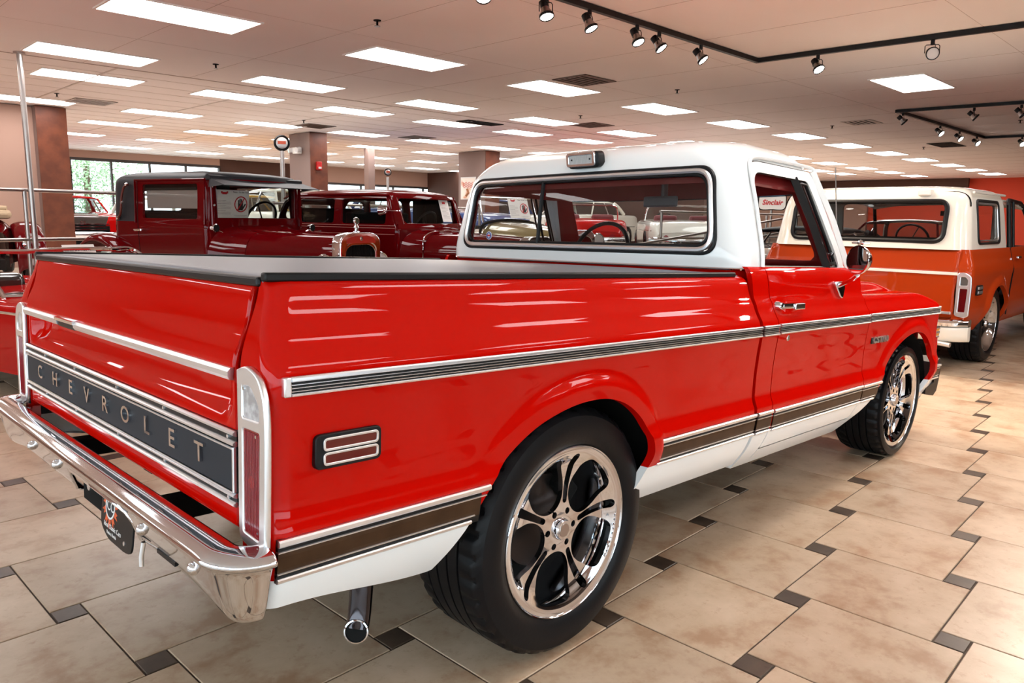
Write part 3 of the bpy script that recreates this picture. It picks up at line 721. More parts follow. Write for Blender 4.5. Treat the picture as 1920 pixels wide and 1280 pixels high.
MB().sweep([(0.0, -0.004), (-0.022, 0.0), (-0.024, 0.010), (0, 0.016)], [((-0.998, y, 0.966), (1, 0, 0), (0, 0, 1)) for y in (0.255, 0.455)]).build('handle_lip', M_CHROME, tg, False)
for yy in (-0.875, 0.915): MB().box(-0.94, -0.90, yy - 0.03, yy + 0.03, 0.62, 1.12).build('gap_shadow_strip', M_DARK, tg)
# black band between bright lines
MB().box(-1.004, -0.996, -0.858, 0.895, 0.670, 0.838).build('band_backing', M_BLACK, tg)
MB().box(-1.010, -1.003, -0.846, 0.883, 0.704, 0.798).build('name_panel', mat('charcoal_satin', (0.020, 0.022, 0.028), 0.6, spec=0.3), tg, bevel=0.002)
for z0, z1, w in ((0.826, 0.838, 0.0), (0.803, 0.815, 0.0), (0.688, 0.699, 0.0), (0.668, 0.679, 0.0)):
    MB().sweep([(0.006, z0), (-0.004, z0), (-0.010, z0 * 0.7 + z1 * 0.3), (-0.010, z0 * 0.3 + z1 * 0.7), (-0.004, z1), (0.006, z1)], [((-1.003, y, 0), (1, 0, 0), (0, 0, 1)) for y in (-0.858, 0.895)]).build('bright_line', M_ALU, tg, False)
for yy in (-0.852, 0.889): MB().box(-1.012, -1.003, yy - 0.004, yy + 0.004, 0.700, 0.802).build('end_line', M_ALU, tg, bevel=0.002)
for z in (0.799, 0.701): MB().box(-1.0125, -1.008, -0.850, 0.887, z - 0.0018, z + 0.0018).build('panel_edge', M_ALU, tg)
for z in (0.8205, 0.683):
    for yy in (-0.82, -0.45, -0.1, 0.3, 0.65): MB().cyl((-1.004, yy, z), (-1.008, yy, z), 0.0045, n=10).build('rivet', M_ALU, tg)
Mt = lambda y, z: frame((-1.0135, y, z), (0, -1, 0), (0, 0, 1), (-1, 0, 0))
ly = [0.765, 0.553, 0.342, 0.132, -0.078, -0.288, -0.490, -0.693]
ly = [0.740, 0.538, 0.336, 0.137, -0.060, -0.258, -0.458, -0.655]
for ch, y in zip('CHEVROLET', [0.677, 0.490, 0.310, 0.143, -0.026, -0.197, -0.360, -0.528, -0.690]):
    text_mesh(ch, 0.066, 0.0045, Mt(y, 0.757) @ Matrix.Scale(1.30, 4, (1, 0, 0)), 'letter', M_CHROME, tg, bold=0.0006)

# ------------------------------------------------------------------ tail lights
def taillight():
    t = thing('tail_light', None, None); del t['label']; del t['category']; t.parent = truck
    # in the y-z plane, drawn as (-y, z)
    out = catmull([(0.880, 0.974), (0.918, 0.984), (0.962, 0.972), (0.984, 0.945), (0.996, 0.905), (0.999, 0.84), (0.996, 0.72), (0.990, 0.600), (0.978, 0.590), (0.945, 0.592)], 4) + catmull([(0.912, 0.606), (0.892, 0.612), (0.882, 0.640), (0.883, 0.80)], 4)
    h1 = rpoly([(0.898, 0.952), (0.940, 0.952), (0.976, 0.915), (0.979, 0.875), (0.897, 0.875)], 0.012, 4)
    h2 = rpoly([(0.897, 0.860), (0.980, 0.860), (0.973, 0.620), (0.895, 0.626)], 0.012, 4)
    M = frame((-1.004, 0, 0), (0, -1, 0), (0, 0, 1), (-1, 0, 0))
    curve_plate('bezel', [out, h1, h2], 0.003, 0.0045, M, M_ALU, t, res=3)
    M2 = frame((-1.0015, 0, 0), (0, -1, 0), (0, 0, 1), (-1, 0, 0))
    curve_plate('reversing_lens', [[(a * 1.0, b) for a, b in h1]], 0.004, 0.003, M2, mat('frosted_lens', '#9c9a9c', 0.12, 0, 0.6, noise=(40, '#c8c6ca', 0.4, 0.6)), t, label='clear upper lens')
    curve_plate('red_lens', [h2], 0.004, 0.003, M2, M_REDLENS, t, label='deep red lower lens')
    rb = MB()
    for y in frange(0.908, 0.968, 0.007): rb.cyl((-1.0085, -y, 0.63), (-1.0085, -y, 0.852), 0.0022, n=6)
    tag(rb.build('lens_ribs', M_REDLENS, t), kind='stuff')
    MB().cyl((-1.004, -0.936, 0.745), (-1.0095, -0.936, 0.745), 0.013, n=20).build('bulb_glow', mat('bulb_red', '#a81208', 0.2), t)
    for y, z in ((0.958, 0.846), (0.962, 0.64), (0.905, 0.94)): MB().cyl((-1.004, -y, z), (-1.0105, -y, z), 0.0035, n=10).build('screw', M_CHROME, t)
    MB().box(-1.000, -0.97, -0.955, -0.875, 0.60, 0.95).build('housing', M_BLACK, t)
    return t
tlr = taillight()
tll = thing('tail_light', None, None); del tll['label']; del tll['category']; tll.parent = truck
for o in list(tlr.children): mirror_copy(o, YC, tll)

# ------------------------------------------------------------------ tonneau cover
def covP(u, v):
    x = -0.952 + 2.02 * u; y = YC + v * 0.905; z = 1.174 + 0.006 * (1 - v * v) + 0.002 * math.sin(u * 9)
    e = max(0, abs(v) - 0.985) / 0.015; z -= 0.010 * e * e; e2 = max(0, 0.008 - u) / 0.008; z -= 0.010 * e2 * e2
    return (x, y, z)
msurf('bed_cover', covP, [0, 0.003, 0.008] + frange(0.03, 1, 0.05), [-1, -0.995, -0.99, -0.985] + frange(-0.95, 0.95, 0.05) + [0.985, 0.99, 0.995, 1], [M_VINYL], truck, None, 0.018)
cr = [(-0.955, -0.895 + YC, 1.160), (-0.955, 0.895 + YC, 1.160)]
MB().box(-0.962, -0.94, -0.875, 0.915, 1.150, 1.172).build('cover_rear_rail', M_BLACK, truck, bevel=0.006)
for s in (-1, 1): MB().box(-0.94, 1.07, YC + s * 0.895 - 0.018, YC + s * 0.895 + 0.012, 1.152, 1.170).build('cover_side_rail', M_BLACK, truck, bevel=0.004)
for s in (-1, 1): bx('cover_edge_trim', -0.958, 1.03, YC + s * 0.925, YC + s * 0.900, 1.162, 1.182, M_BLACK, truck, 0.005)
# bed interior and floor so nothing is hollow
MB().box(-0.93, 1.08, -0.80, 0.84, 0.86, 0.90).box(-0.93, 1.08, -0.86, -0.80, 0.86, 1.10).box(-0.93, 1.08, 0.84, 0.90, 0.86, 1.10).box(1.03, 1.08, -0.80, 0.84, 0.42, 1.15).build('bed_box', M_DARK, truck)
MB().box(-0.75, 3.35, -0.42, -0.34, 0.40, 0.54).box(-0.75, 3.35, 0.38, 0.46, 0.40, 0.54).box(1.1, 3.2, -0.74, 0.78, 0.40, 0.46).box(-0.55, 3.3, -0.34, 0.38, 0.48, 0.54).box(2.4, 3.4, -0.6, 0.64, 0.5, 0.95).build('chassis', M_DARK, truck)
for xc, sgn in ((0.03, -1), (0.03, 1), (2.95, -1), (2.95, 1)):
    vs = []; fs = []; n = 24
    for k in range(n + 1):
        a0 = 0.16 if xc > 1 else 0.05
        a = a0 + (PI + 0.06 - a0) * k / n
        zq = 0.43 + 0.41 * math.sin(a)
        for yy in (0.60, min(0.972, -cabY(max(0.34, zq)) - 0.03 + YC)): vs.append((xc - 0.435 * math.cos(a), YC + sgn * yy, zq))
    for k in range(n): fs.append((2 * k, 2 * k + 1, 2 * k + 3, 2 * k + 2))
    fs.append([2 * k for k in range(n + 1)])
    mesh('wheel_housing', vs, fs, M_DARK, truck, True, sharp=40)

# ------------------------------------------------------------------ side mouldings
def mould(name, xa, xb, base, z0, z1, lines, parent=truck, arch=None):
    """a bright-edged moulding following the body; lines = list of (za, zb, material, proud)"""
    t = thing(name, None, None); del t['label']; del t['category']; t.parent = parent
    for nm, za, zb, m_, pr in lines:
        z_a = z0 + (z1 - z0) * za; z_b = z0 + (z1 - z0) * zb
        n = max(2, int((xb - xa) / 0.2)); path = []
        sec0 = [(0.004, z_a), (-pr * 0.7, z_a), (-pr, z_a * 0.75 + z_b * 0.25), (-pr, z_a * 0.25 + z_b * 0.75), (-pr * 0.7, z_b), (0.004, z_b)]
        zm = (z_a + z_b) / 2
        sec = [(a + (base(z) - base(zm)), z) for a, z in sec0]
        xe = xb
        if arch:
            while arch(xe, zm) < 0.006: xe -= 0.004
        MB().sweep(sec, [((x, base(zm), 0), (0, 1, 0), (0, 0, 1)) for x in (xa, xe)]).build(nm, m_, t, False)
    return t
UP = [('backing', 0.0, 1.0, M_BLACK, 0.004), ('bright_strip', 0.74, 1.0, M_ALU, 0.011), ('bright_strip', 0.0, 0.16, M_ALU, 0.011), ('fine_line', 0.235, 0.30, M_ALU, 0.008), ('fine_line', 0.40, 0.465, M_ALU, 0.008), ('fine_line', 0.565, 0.63, M_ALU, 0.008)]
LO = [('brown_inlay', 0.14, 0.62, M_BROWN, 0.005), ('backing', 0.0, 1.0, M_BLACK, 0.004), ('bright_strip', 0.84, 1.0, M_ALU, 0.012), ('fine_line', 0.70, 0.745, M_ALU, 0.008), ('fine_line', 0.20, 0.245, M_ALU, 0.008), ('bright_strip', 0.0, 0.12, M_ALU, 0.012)]
LO[0] = ('brown_inlay', 0.20, 0.74, M_BROWN, 0.006)
ms = []
ms.append(mould('belt_moulding', -0.955, 1.083, sideY, 0.931, 0.973, UP))
bx('end_cap', -0.972, -0.955, -1.010, -0.99, 0.931, 0.973, M_ALU, ms[-1], 0.003)
ms.append(mould('belt_moulding', 1.103, 1.232, cabY, 0.931, 0.974, UP)); ms.append(mould('belt_moulding', 1.245, 2.226, cabY, 0.933, 0.976, UP))
fent = lambda z: cabY(z)
ms.append(mould('belt_moulding', 2.240, 3.36, cabY, 0.936, 0.979, UP))
def noseY(x): return 0.085 * smooth(3.30, 3.62, x) ** 1.5 * (0.4 + 0.6)
t = ms[-1]
for nm, za, zb, m_, pr in UP:
    z_a = 0.936 + 0.043 * za; z_b = 0.936 + 0.043 * zb; zm = (z_a + z_b) / 2
    MB().sweep([(0.004, z_a), (-pr, z_a), (-pr, z_b), (0.004, z_b)], [((x, cabY(zm) + noseY(x), -0.01 * smooth(3.45, 3.6, x)), (0, 1, 0), (0, 0, 1)) for x in frange(3.36, 3.56, 0.02)]).build(nm, m_, t, False)
ms.append(mould('lower_moulding', -0.985, -0.36, sideY, 0.532, 0.630, LO, arch=sd_r)); ms.append(mould('lower_moulding', 0.405, 1.083, sideY, 0.530, 0.622, LO))
ms.append(mould('lower_moulding', 1.103, 1.228, cabY, 0.527, 0.621, LO)); ms.append(mould('lower_moulding', 1.245, 2.208, cabY, 0.524, 0.618, LO)); ms.append(mould('lower_moulding', 2.222, 2.52, cabY, 0.522, 0.615, LO, arch=sd_f))
ms.append(mould('lower_moulding', 3.35, 3.53, lambda z: cabY(z) + 0.012, 0.520, 0.612, LO))
for m_ in list(ms):
    t = thing(m_.name.split('.')[0], None, None); del t['label']; del t['category']; t.parent = truck
    for o in list(m_.children): mirror_copy(o, YC, t)

# ------------------------------------------------------------------ rear bumper
bsec = [(-1.030, 0.588), (-1.034, 0.606), (-1.048, 0.618), (-1.075, 0.621), (-1.100, 0.617), (-1.117, 0.607), (-1.122, 0.597), (-1.117, 0.589), (-1.104, 0.583), (-1.096, 0.570), (-1.086, 0.540), (-1.071, 0.500), (-1.055, 0.474), (-1.036, 0.470)]
bs = catmull([(a, b) for a, b in bsec], 3)
def bumpP(u, v):
    """u along the width -1..1 (ends wrap forward), v index in the section"""
    i = min(int(v), len(bs) - 2); t = v - i; x = bs[i][0] * (1 - t) + bs[i + 1][0] * t; z = bs[i][1] * (1 - t) + bs[i + 1][1] * t
    d = -(x + 1.03)            # depth behind the reference line
    z -= 0.022 * smooth(0.56, 0.47, z) * smooth(0.70, 0.96, abs(u))
    W_ = 0.965; R = 0.022
    au = abs(u); sg = 1 if u > 0 else -1
    L0 = W_ - R
    low = smooth(0.56, 0.48, z)
    if au <= L0: return (x, YC + sg * au, z)
    ang = min(1.0, (au - L0) / (R * PI / 2)) * PI / 2; rr = R + d
    px = -1.03 + R - rr * math.cos(ang); py = L0 + rr * math.sin(ang)
    ext = max(0, au - L0 - R * PI / 2)
    return (px + ext, YC + sg * py, z)
plate_cut = rrect(-0.43, 0.11, 0.30, 0.552, 0.06)
L1 = 0.943 + 0.022 * PI / 2 + 0.004
bump = thing('rear_bumper', None, None); del bump['label']; del bump['category']; bump.parent = truck
uu = frange(-L1, -0.943, 0.0035) + frange(-0.90, 0.90, 0.03) + frange(0.943, L1, 0.0035)
msurf('bumper_bar', bumpP, uu, [k / 1.0 for k in range(len(bs))], [M_CHROME], bump, lambda x, y, z: plate_cut(y, z) if x < -1.0 else 1, 0.006, sharp=80)
MB().tube([(-1.060, 0.108, 0.48), (-1.078, 0.105, 0.53), (-1.086, 0.08, 0.550), (-1.087, -0.16, 0.552), (-1.086, -0.40, 0.550), (-1.078, -0.427, 0.53), (-1.060, -0.43, 0.48)], 0.006, 8).build('plate_recess_lip', M_CHROME, bump, True)
for y, z in ((-0.815, 0.538), (-0.505, 0.535), (0.235, 0.531), (0.531, 0.530)):
    MB().lathe([(0.0, 0.016), (0.008, 0.014), (0.014, 0.008), (0.016, 0.002), (0.016, -0.01)], 20, frame((-1.084, y, z), (0, 1, 0), (-0.5, 0, 0.866), (-0.866, 0, -0.5))).build('bumper_bolt', M_CHROME, bump, True)
MB().box(-1.074, -1.060, -0.68, -0.57, 0.493, 0.503).box(-1.087, -1.076, -0.63, -0.56, 0.545, 0.551).build('step_slot', M_BLACK, bump)
for y in (-0.38, 0.42): MB().box(-1.06, -0.80, y - 0.03, y + 0.03, 0.50, 0.56).build('bumper_bracket', M_DARK, bump)
# hanging dealer plate
pl = thing('dealer_plate', None, None); del pl['label']; del pl['category']; pl.parent = truck
pz0, pz1, px0, px1 = 0.375, 0.535, -1.06, -1.05
PM = frame((-1.066, -0.255, 0.492), (0, -1, 0), (0.10, 0, 0.995), (-0.995, 0, 0.10)) @ Matrix.Scale(0.90, 4)
curve_plate('plate', [rpoly([(-0.125, 0.085), (0.15, 0.085), (0.15, -0.070), (0.10, -0.080), (-0.05, -0.080), (-0.125, -0.05)], 0.03, 4)], 0.002, 0.001, PM, M_BLACK, pl)
M_PLW = mat('plate_white', '#e4e2e0', 0.5); M_PLO = mat('plate_orange', '#d6592b', 0.5)
def disc(name, r, zo, m_, x=-0.045, y=0.022, hole=None):
    lp = [[(x + r * math.cos(a), y + r * math.sin(a)) for a in frange(0, 2 * PI * 0.96, 0.25)]]
    if hole: lp.append([(x + hole * math.cos(a), y + hole * math.sin(a)) for a in frange(0, 2 * PI * 0.96, 0.25)])
    curve_plate(name, lp, 0.0006, 0, PM @ Matrix.Translation((0, 0, zo)), m_, pl)
disc('badge_ring', 0.041, 0.004, M_PLW, hole=0.035); disc('badge_face', 0.035, 0.0035, M_BLACKPRINT)
text_mesh('ICC', 0.045, 0.0005, PM @ Matrix.Translation((-0.045, 0.022, 0.0052)), 'badge_letters', M_PLW, pl)
for k in range(9):
    a = PI * (0.75 + 1.5 * k / 8); c = (-0.045 + 0.05 * math.cos(a), 0.022 + 0.05 * math.sin(a)); d = Vector((math.cos(a), math.sin(a), 0)); s_ = Vector((-d.y, d.x, 0))
    if abs(math.cos(a)) > 0.2 or True:
        q = [Vector((c[0], c[1], 0)) - s_ * 0.010 - d * 0.008, Vector((c[0], c[1], 0)) + s_ * 0.010 - d * 0.008, Vector((c[0], c[1], 0)) + s_ * 0.012 + d * 0.014, Vector((c[0], c[1], 0)) + s_ * 0.002 + d * 0.006, Vector((c[0], c[1], 0)) - s_ * 0.004 + d * 0.022]
        curve_plate('flame', [[(v.x, v.y) for v in q]], 0.0005, 0, PM @ Matrix.Translation((0, 0, 0.003)), M_PLO, pl)
text_mesh('Ideal Classic Cars', 0.021, 0.0004, PM @ Matrix.Translation((-0.015, -0.040, 0.004)), 'plate_lettering', M_PLW, pl)
text_mesh('Venice, Florida', 0.014, 0.0004, PM @ Matrix.Translation((-0.020, -0.060, 0.004)), 'plate_lettering', M_PLW, pl)
MB().cyl(PM @ Vector((0.09, -0.055, 0)), PM @ Vector((0.09, -0.055, 0.005)), 0.006).build('plate_bolt', M_ALU, pl)
MB().box(-1.055, -1.045, -0.12, 0.07, 0.46, 0.56).build('plate_lamp_bracket', M_DARK, pl); MB().cyl((-1.045, 0.0, 0.515), (-1.062, 0.0, 0.515), 0.014).build('plate_bolt', M_ALU, pl)
MB().tube([(-1.055, -0.425, 0.47), (-1.06, -0.42, 0.43), (-1.06, -0.42, 0.405)], 0.006).build('plate_bracket', M_ALU, pl, True)
# exhaust
ex = MB(); pp = catmull([(-0.664, -0.812, 0.250), (-0.650, -0.803, 0.29), (-0.632, -0.79, 0.40), (-0.60, -0.75, 0.47), (-0.45, -0.66, 0.50)], 5)
ex.tube(pp, 0.0305, 24); exo = ex.build('exhaust_pipe', mat('dark_chrome', (0.06, 0.055, 0.06), 0.12, 1.0), truck, True)
rim_n = (Vector((-0.655, -0.800, 0.245)) - Vector((-0.632, -0.79, 0.40))).normalized()
XT = Vector((-0.672, -0.822, 0.252)); rim_n = Vector((-0.62, -0.70, 0.12)).normalized()
a_ = rim_n.orthogonal().normalized(); b_ = rim_n.cross(a_)
MB().lathe([(0.024, -0.02), (0.027, -0.012), (0.0315, -0.004), (0.033, 0.004), (0.0315, 0.010), (0.028, 0.011), (0.0262, 0.006), (0.025, -0.02)], 32, frame(XT, a_, b_, rim_n)).build('exhaust_tip', M_CHROME, truck, True)
MB().cyl(XT + rim_n * 0.006, XT + rim_n * 0.007, 0.0262, n=24).build('exhaust_bore', M_DARK, truck)

# ------------------------------------------------------------------ side markers, badges, handles, mirror, aerial
def marker(name, x, z, w, h, lensm, y):
    t = thing(name, None, None); del t['label']; del t['category']; t.parent = truck
    M = frame((x, y, z), (1, 0, 0), (0, 0, 1), (0, -1, 0))
    curve_plate('housing', [rl(w / 2, h / 2, 0.012)], 0.006, 0.003, M, M_BLACK, t)
    for s in (-1, 1):
        M3 = M @ Matrix.Translation((0.004, s * h * 0.225, 0.011))
        curve_plate('bezel', [rl(w / 2 - 0.012, h * 0.19, 0.009), rl(w / 2 - 0.0155, h * 0.19 - 0.0035, 0.006)], 0.001, 0.001, M3, M_ALU, t)
        curve_plate('lens', [rl(w / 2 - 0.014, h * 0.19 - 0.002, 0.006)], 0.0015, 0, M3 @ Matrix.Translation((0, 0, -0.002)), lensm, t)
    return t
marker('rear_side_marker', -0.810, 0.800, 0.165, 0.072, mat('dark_red_lens', (0.10, 0.003, 0.004), 0.12, 0, 0.8), -0.990)
fmk = marker('front_side_marker', 3.475, 0.812, 0.140, 0.066, M_AMBER, -0.955)
fmk.rotation_euler = (0, 0, 0)
cs = thing('fender_badge', None, None); del cs['label']; del cs['category']; cs.parent = truck
CM = frame((2.425, -0.991, 0.836), (1, 0, 0), (0, 0, 1), (0, -1, 0))
curve_plate('badge_base', [rl(0.118, 0.015, 0.006)], 0.002, 0.001, CM, M_BLACK, cs)
text_mesh('CST/10', 0.046, 0.002, CM @ Matrix.Translation((0.004, 0, 0.005)) @ Matrix.Scale(1.55, 4, (1, 0, 0)), 'badge_letters', M_ALU, cs, bold=0.0008)
hn = thing('door_handle', None, None); del hn['label']; del hn['category']; hn.parent = truck
HY = cabY(1.045) ; hn.parent = door_r
path = [((x, HY - (0.030 * math.sin(PI * min(1, max(0, (x - 1.255) / 0.26))) ** 0.6), 1.046), (0, 1, 0), (0, 0, 1)) for x in frange(1.258, 1.505, 0.015)]
MB().sweep([(-0.006, -0.010), (-0.008, 0), (-0.006, 0.011), (0.004, 0.011), (0.004, -0.010)], path).build('grip', M_CHROME, hn, True)
MB().lathe([(0, 0.032), (0.014, 0.030), (0.018, 0.02), (0.020, 0.0)], 20, frame((1.272, HY + 0.004, 1.046), (1, 0, 0), (0, 0, 1), (0, -1, 0))).build('base', M_CHROME, hn, True)
MB().box(1.36, 1.45, HY - 0.044, HY - 0.028, 1.030, 1.056).build('push_plate', M_CHROME, hn, bevel=0.004)
MB().lathe([(0, 0.006), (0.010, 0.006), (0.013, 0.003), (0.014, 0)], 20, frame((1.335, -0.994, 0.912), (1, 0, 0), (0, 0, 1), (0, -1, 0))).build('door_lock', M_CHROME, door_r, True)
mi = thing('side_mirror', None, None); del mi['label']; del mi['category']; mi.parent = truck
mc = Vector((1.750, -1.100, 1.245)); nrm = Vector((-0.90, 0.43, 0.02)).normalized(); sx = Vector((0, 0, 1)).cross(nrm).normalized(); sy = nrm.cross(sx)
MMx = frame(mc, sx, sy, nrm)
MB().lathe([(0, -0.045), (0.03, -0.042), (0.050, -0.030), (0.062, -0.010), (0.066, 0.0), (0.065, 0.006), (0.059, 0.007)], 40, MMx).build('mirror_head', M_CHROME, mi, True)
MB().cyl(mc + nrm * 0.0055, mc + nrm * 0.0065, 0.061, n=40).build('mirror_glass', M_MIRROR, mi)
MB().tube(catmull([(1.755, -1.100, 1.178), (1.80, -1.06, 1.155), (1.87, -1.00, 1.135), (1.905, -0.962, 1.122)], 5), 0.010, 12).build('mirror_arm', M_CHROME, mi, True)
fmM = frame((1.925, -0.952, 1.115), (1, 0, 0), (0, 0.15, 0.99), (0, -1, 0))
curve_plate('mirror_foot', [rpoly([(-0.045, 0.020), (0.04, 0.022), (0.055, 0.0), (0.02, -0.050), (-0.0, -0.045)], 0.015, 4)], 0.006, 0.006, fmM, M_CHROME, mi)
MB().tube([(2.19, -0.83, 1.075), (2.165, -0.842, 1.22), (2.05, -0.842, 1.69)], [0.005, 0.0036, 0.0028], 8).build('radio_aerial', M_GUN, truck, True)
MB().lathe([(0.016, 0), (0.015, 0.012), (0.008, 0.03), (0, 0.032)], 16, Matrix.Translation((2.19, -0.83, 1.07))).build('aerial_base', M_CHROME, truck, True)

# ------------------------------------------------------------------ cab interior
it = thing('cab_interior', None, None); del it['label']; del it['category']; it.parent = truck
MB().box(1.18, 2.15, -0.86, 0.90, 0.50, 0.54).build('cab_floor', M_DARK, it)
MB().box(1.22, 1.40, -0.80, 0.84, 0.60, 1.19).box(1.25, 1.75, -0.80, 0.84, 0.56, 0.80).build('bench_seat', M_REDINT, it, bevel=0.05, seg=3)
MB().box(1.95, 2.16, -0.88, 0.92, 0.86, 1.17).build('dashboard', mat('dark_red_dash', (0.05, 0.004, 0.004), 0.4), it, bevel=0.03)
MB().box(1.30, 2.0, -0.885, -0.850, 0.6, 1.195).box(1.30, 2.0, 0.89, 0.925, 0.6, 1.195).build('door_card', M_REDINT, it)
MB().box(1.125, 1.155, -0.78, 0.82, 1.20, 1.262).build('sill_lining', mat('red_sill', (0.40, 0.012, 0.010), 0.4), it)
sw = frame((1.80, 0.40, 1.235), (0, 1, 0), (0.38, 0, 0.925), (-0.925, 0, 0.38))
MB().tube([sw @ Vector((0.195 * math.cos(a), 0.195 * math.sin(a), 0)) for a in frange(0, 2 * PI * 0.975, 0.16)], 0.012, 10, closed=True).build('steering_wheel', M_BLACK, it, True)
stc = MB()
for a in (0.2, PI - 0.2, -PI / 2): stc.cyl(sw @ Vector((0, 0, -0.02)), sw @ Vector((0.19 * math.cos(a), 0.19 * math.sin(a), 0)), 0.010)
stc.cyl(sw @ Vector((0, 0, 0)), sw @ Vector((0, 0, -0.25)), 0.03); stc.build('steering_column', M_BLACK, it, True)
MB().tube([(1.88, 0.22, 1.16), (1.84, 0.12, 1.22), (1.82, 0.09, 1.255)], [0.006, 0.008, 0.018]).build('column_shifter', M_BLACK, it, True)
MB().box(1.83, 1.85, -0.09, 0.13, 1.50, 1.56).box(1.85, 1.90, 0.01, 0.03, 1.55, 1.66).build('rear_view_mirror', mat('mirror_back', (0.10, 0.10, 0.11), 0.3), it, bevel=0.01)
MB().box(2.05, 2.20, -0.7, 0.74, 1.118, 1.135).build('dash_pad', M_BLACK, it, bevel=0.006)
# ------------------------------------------------------------------ wheels
def smax(a, b, k=0.008):
    h = max(k - abs(a - b), 0) / k; return max(a, b) + h * h * k * 0.25
def rimface_sdf(r, th):
    """>0 metal, <0 opening; five twin spokes"""
    best = 1.0
    per = 2 * PI / 5
    # openings
    a = (th + per / 2) % per - per / 2
    u, v = r * math.cos(a), r * math.sin(a)
    w = 0.077 * math.sqrt(max(0.0, 1 - ((0.163 - u) / 0.090) ** 2)) if u < 0.163 else 0.077 + (u - 0.163) * 0.10
    if u < 0.073: w = -(0.073 - u) - 0.001
    o = smax(abs(v) - w, r - 0.239, 0.03); best = min(best, o)
    # slots in the spokes
    a = th % per - per / 2
    u, v = r * math.cos(a), r * math.sin(a)
    ux = min(max(u, 0.092), 0.230); hwid = 0.0095 + 0.0055 * (ux - 0.092) / 0.138
    best = min(best, math.hypot(u - ux, v) - hwid)
    # bolt holes
    for k in range(6):
        b = 2 * PI * k / 6 + 0.3; best = min(best, math.hypot(r * math.cos(th) - 0.060 * math.cos(b), r * math.sin(th) - 0.060 * math.sin(b)) - 0.0105)
    return best
def make_rim_meshes():
    prof = mono([(0.0, -0.030), (0.036, -0.030), (0.08, -0.032), (0.14, -0.036), (0.20, -0.030), (0.235, -0.012), (0.250, -0.004), (0.267, 0.0)])
    def f(th, r): return (r * math.cos(th), r * math.sin(th), prof(r))
    def sd(x, y, z):
        return rimface_sdf(math.hypot(x, y), math.atan2(y, x))
    o = msurf('rim_face', f, frange(0, 2 * PI, 0.0125), frange(0.030, 0.267, 0.0040), [M_CHROME], None, sd, 0, closed_u=True, sharp=80, lip=lambda x, y, z: (0, 0, -0.018))
    me = o.data; bpy.data.objects.remove(o); return me
RIM_ME = make_rim_meshes()
TEXP = [(0.262, -0.03), (0.262, -0.002), (0.269, 0.004), (0.275, 0.0), (0.272, -0.012)]
def tyre_prof(R, wd, ri=0.268):
    sw_ = R - ri
    p = [(ri, -0.010), (ri + 0.012, 0.004), (ri + sw_ * 0.30, 0.013), (ri + sw_ * 0.55, 0.014), (ri + sw_ * 0.80, 0.006), (R - 0.012, -0.008), (R - 0.004, -0.016), (R - 0.001, -0.024)]
    q = p[:]; n = 5; w0 = -0.026; w1 = -wd + 0.026; gw = 0.008
    step = (w1 - w0) / n
    for k in range(1, n):
        c = w0 + step * k; q += [(R, c + gw / 2), (R - 0.009, c + gw / 2 - 0.001), (R - 0.009, c - gw / 2 + 0.001), (R, c - gw / 2)]
    q += [(r, -wd - h) for r, h in p[::-1]]
    return q
def tyre_mesh(R, wd):
    pr = tyre_prof(R, wd); n = 216
    V = []; F = []; m = len(pr)
    for k in range(n):
        a = 2 * PI * k / n
        for i, (r, h) in enumerate(pr):
            rr = r
            if (h < -0.012 and h > -0.05 or h < -wd + 0.05 and h > -wd + 0.012) and r > R - 0.014 and k % 6 < 2: rr = r - 0.009   # shoulder blocks
            tw = 0.35 * (h + wd / 2) if r > R - 0.02 else 0
            V.append((rr * math.cos(a + tw), rr * math.sin(a + tw), h))
    for k in range(n):
        j = (k + 1) % n
        for i in range(m - 1): F.append((k * m + i, j * m + i, j * m + i + 1, k * m + i + 1))
    return V, F
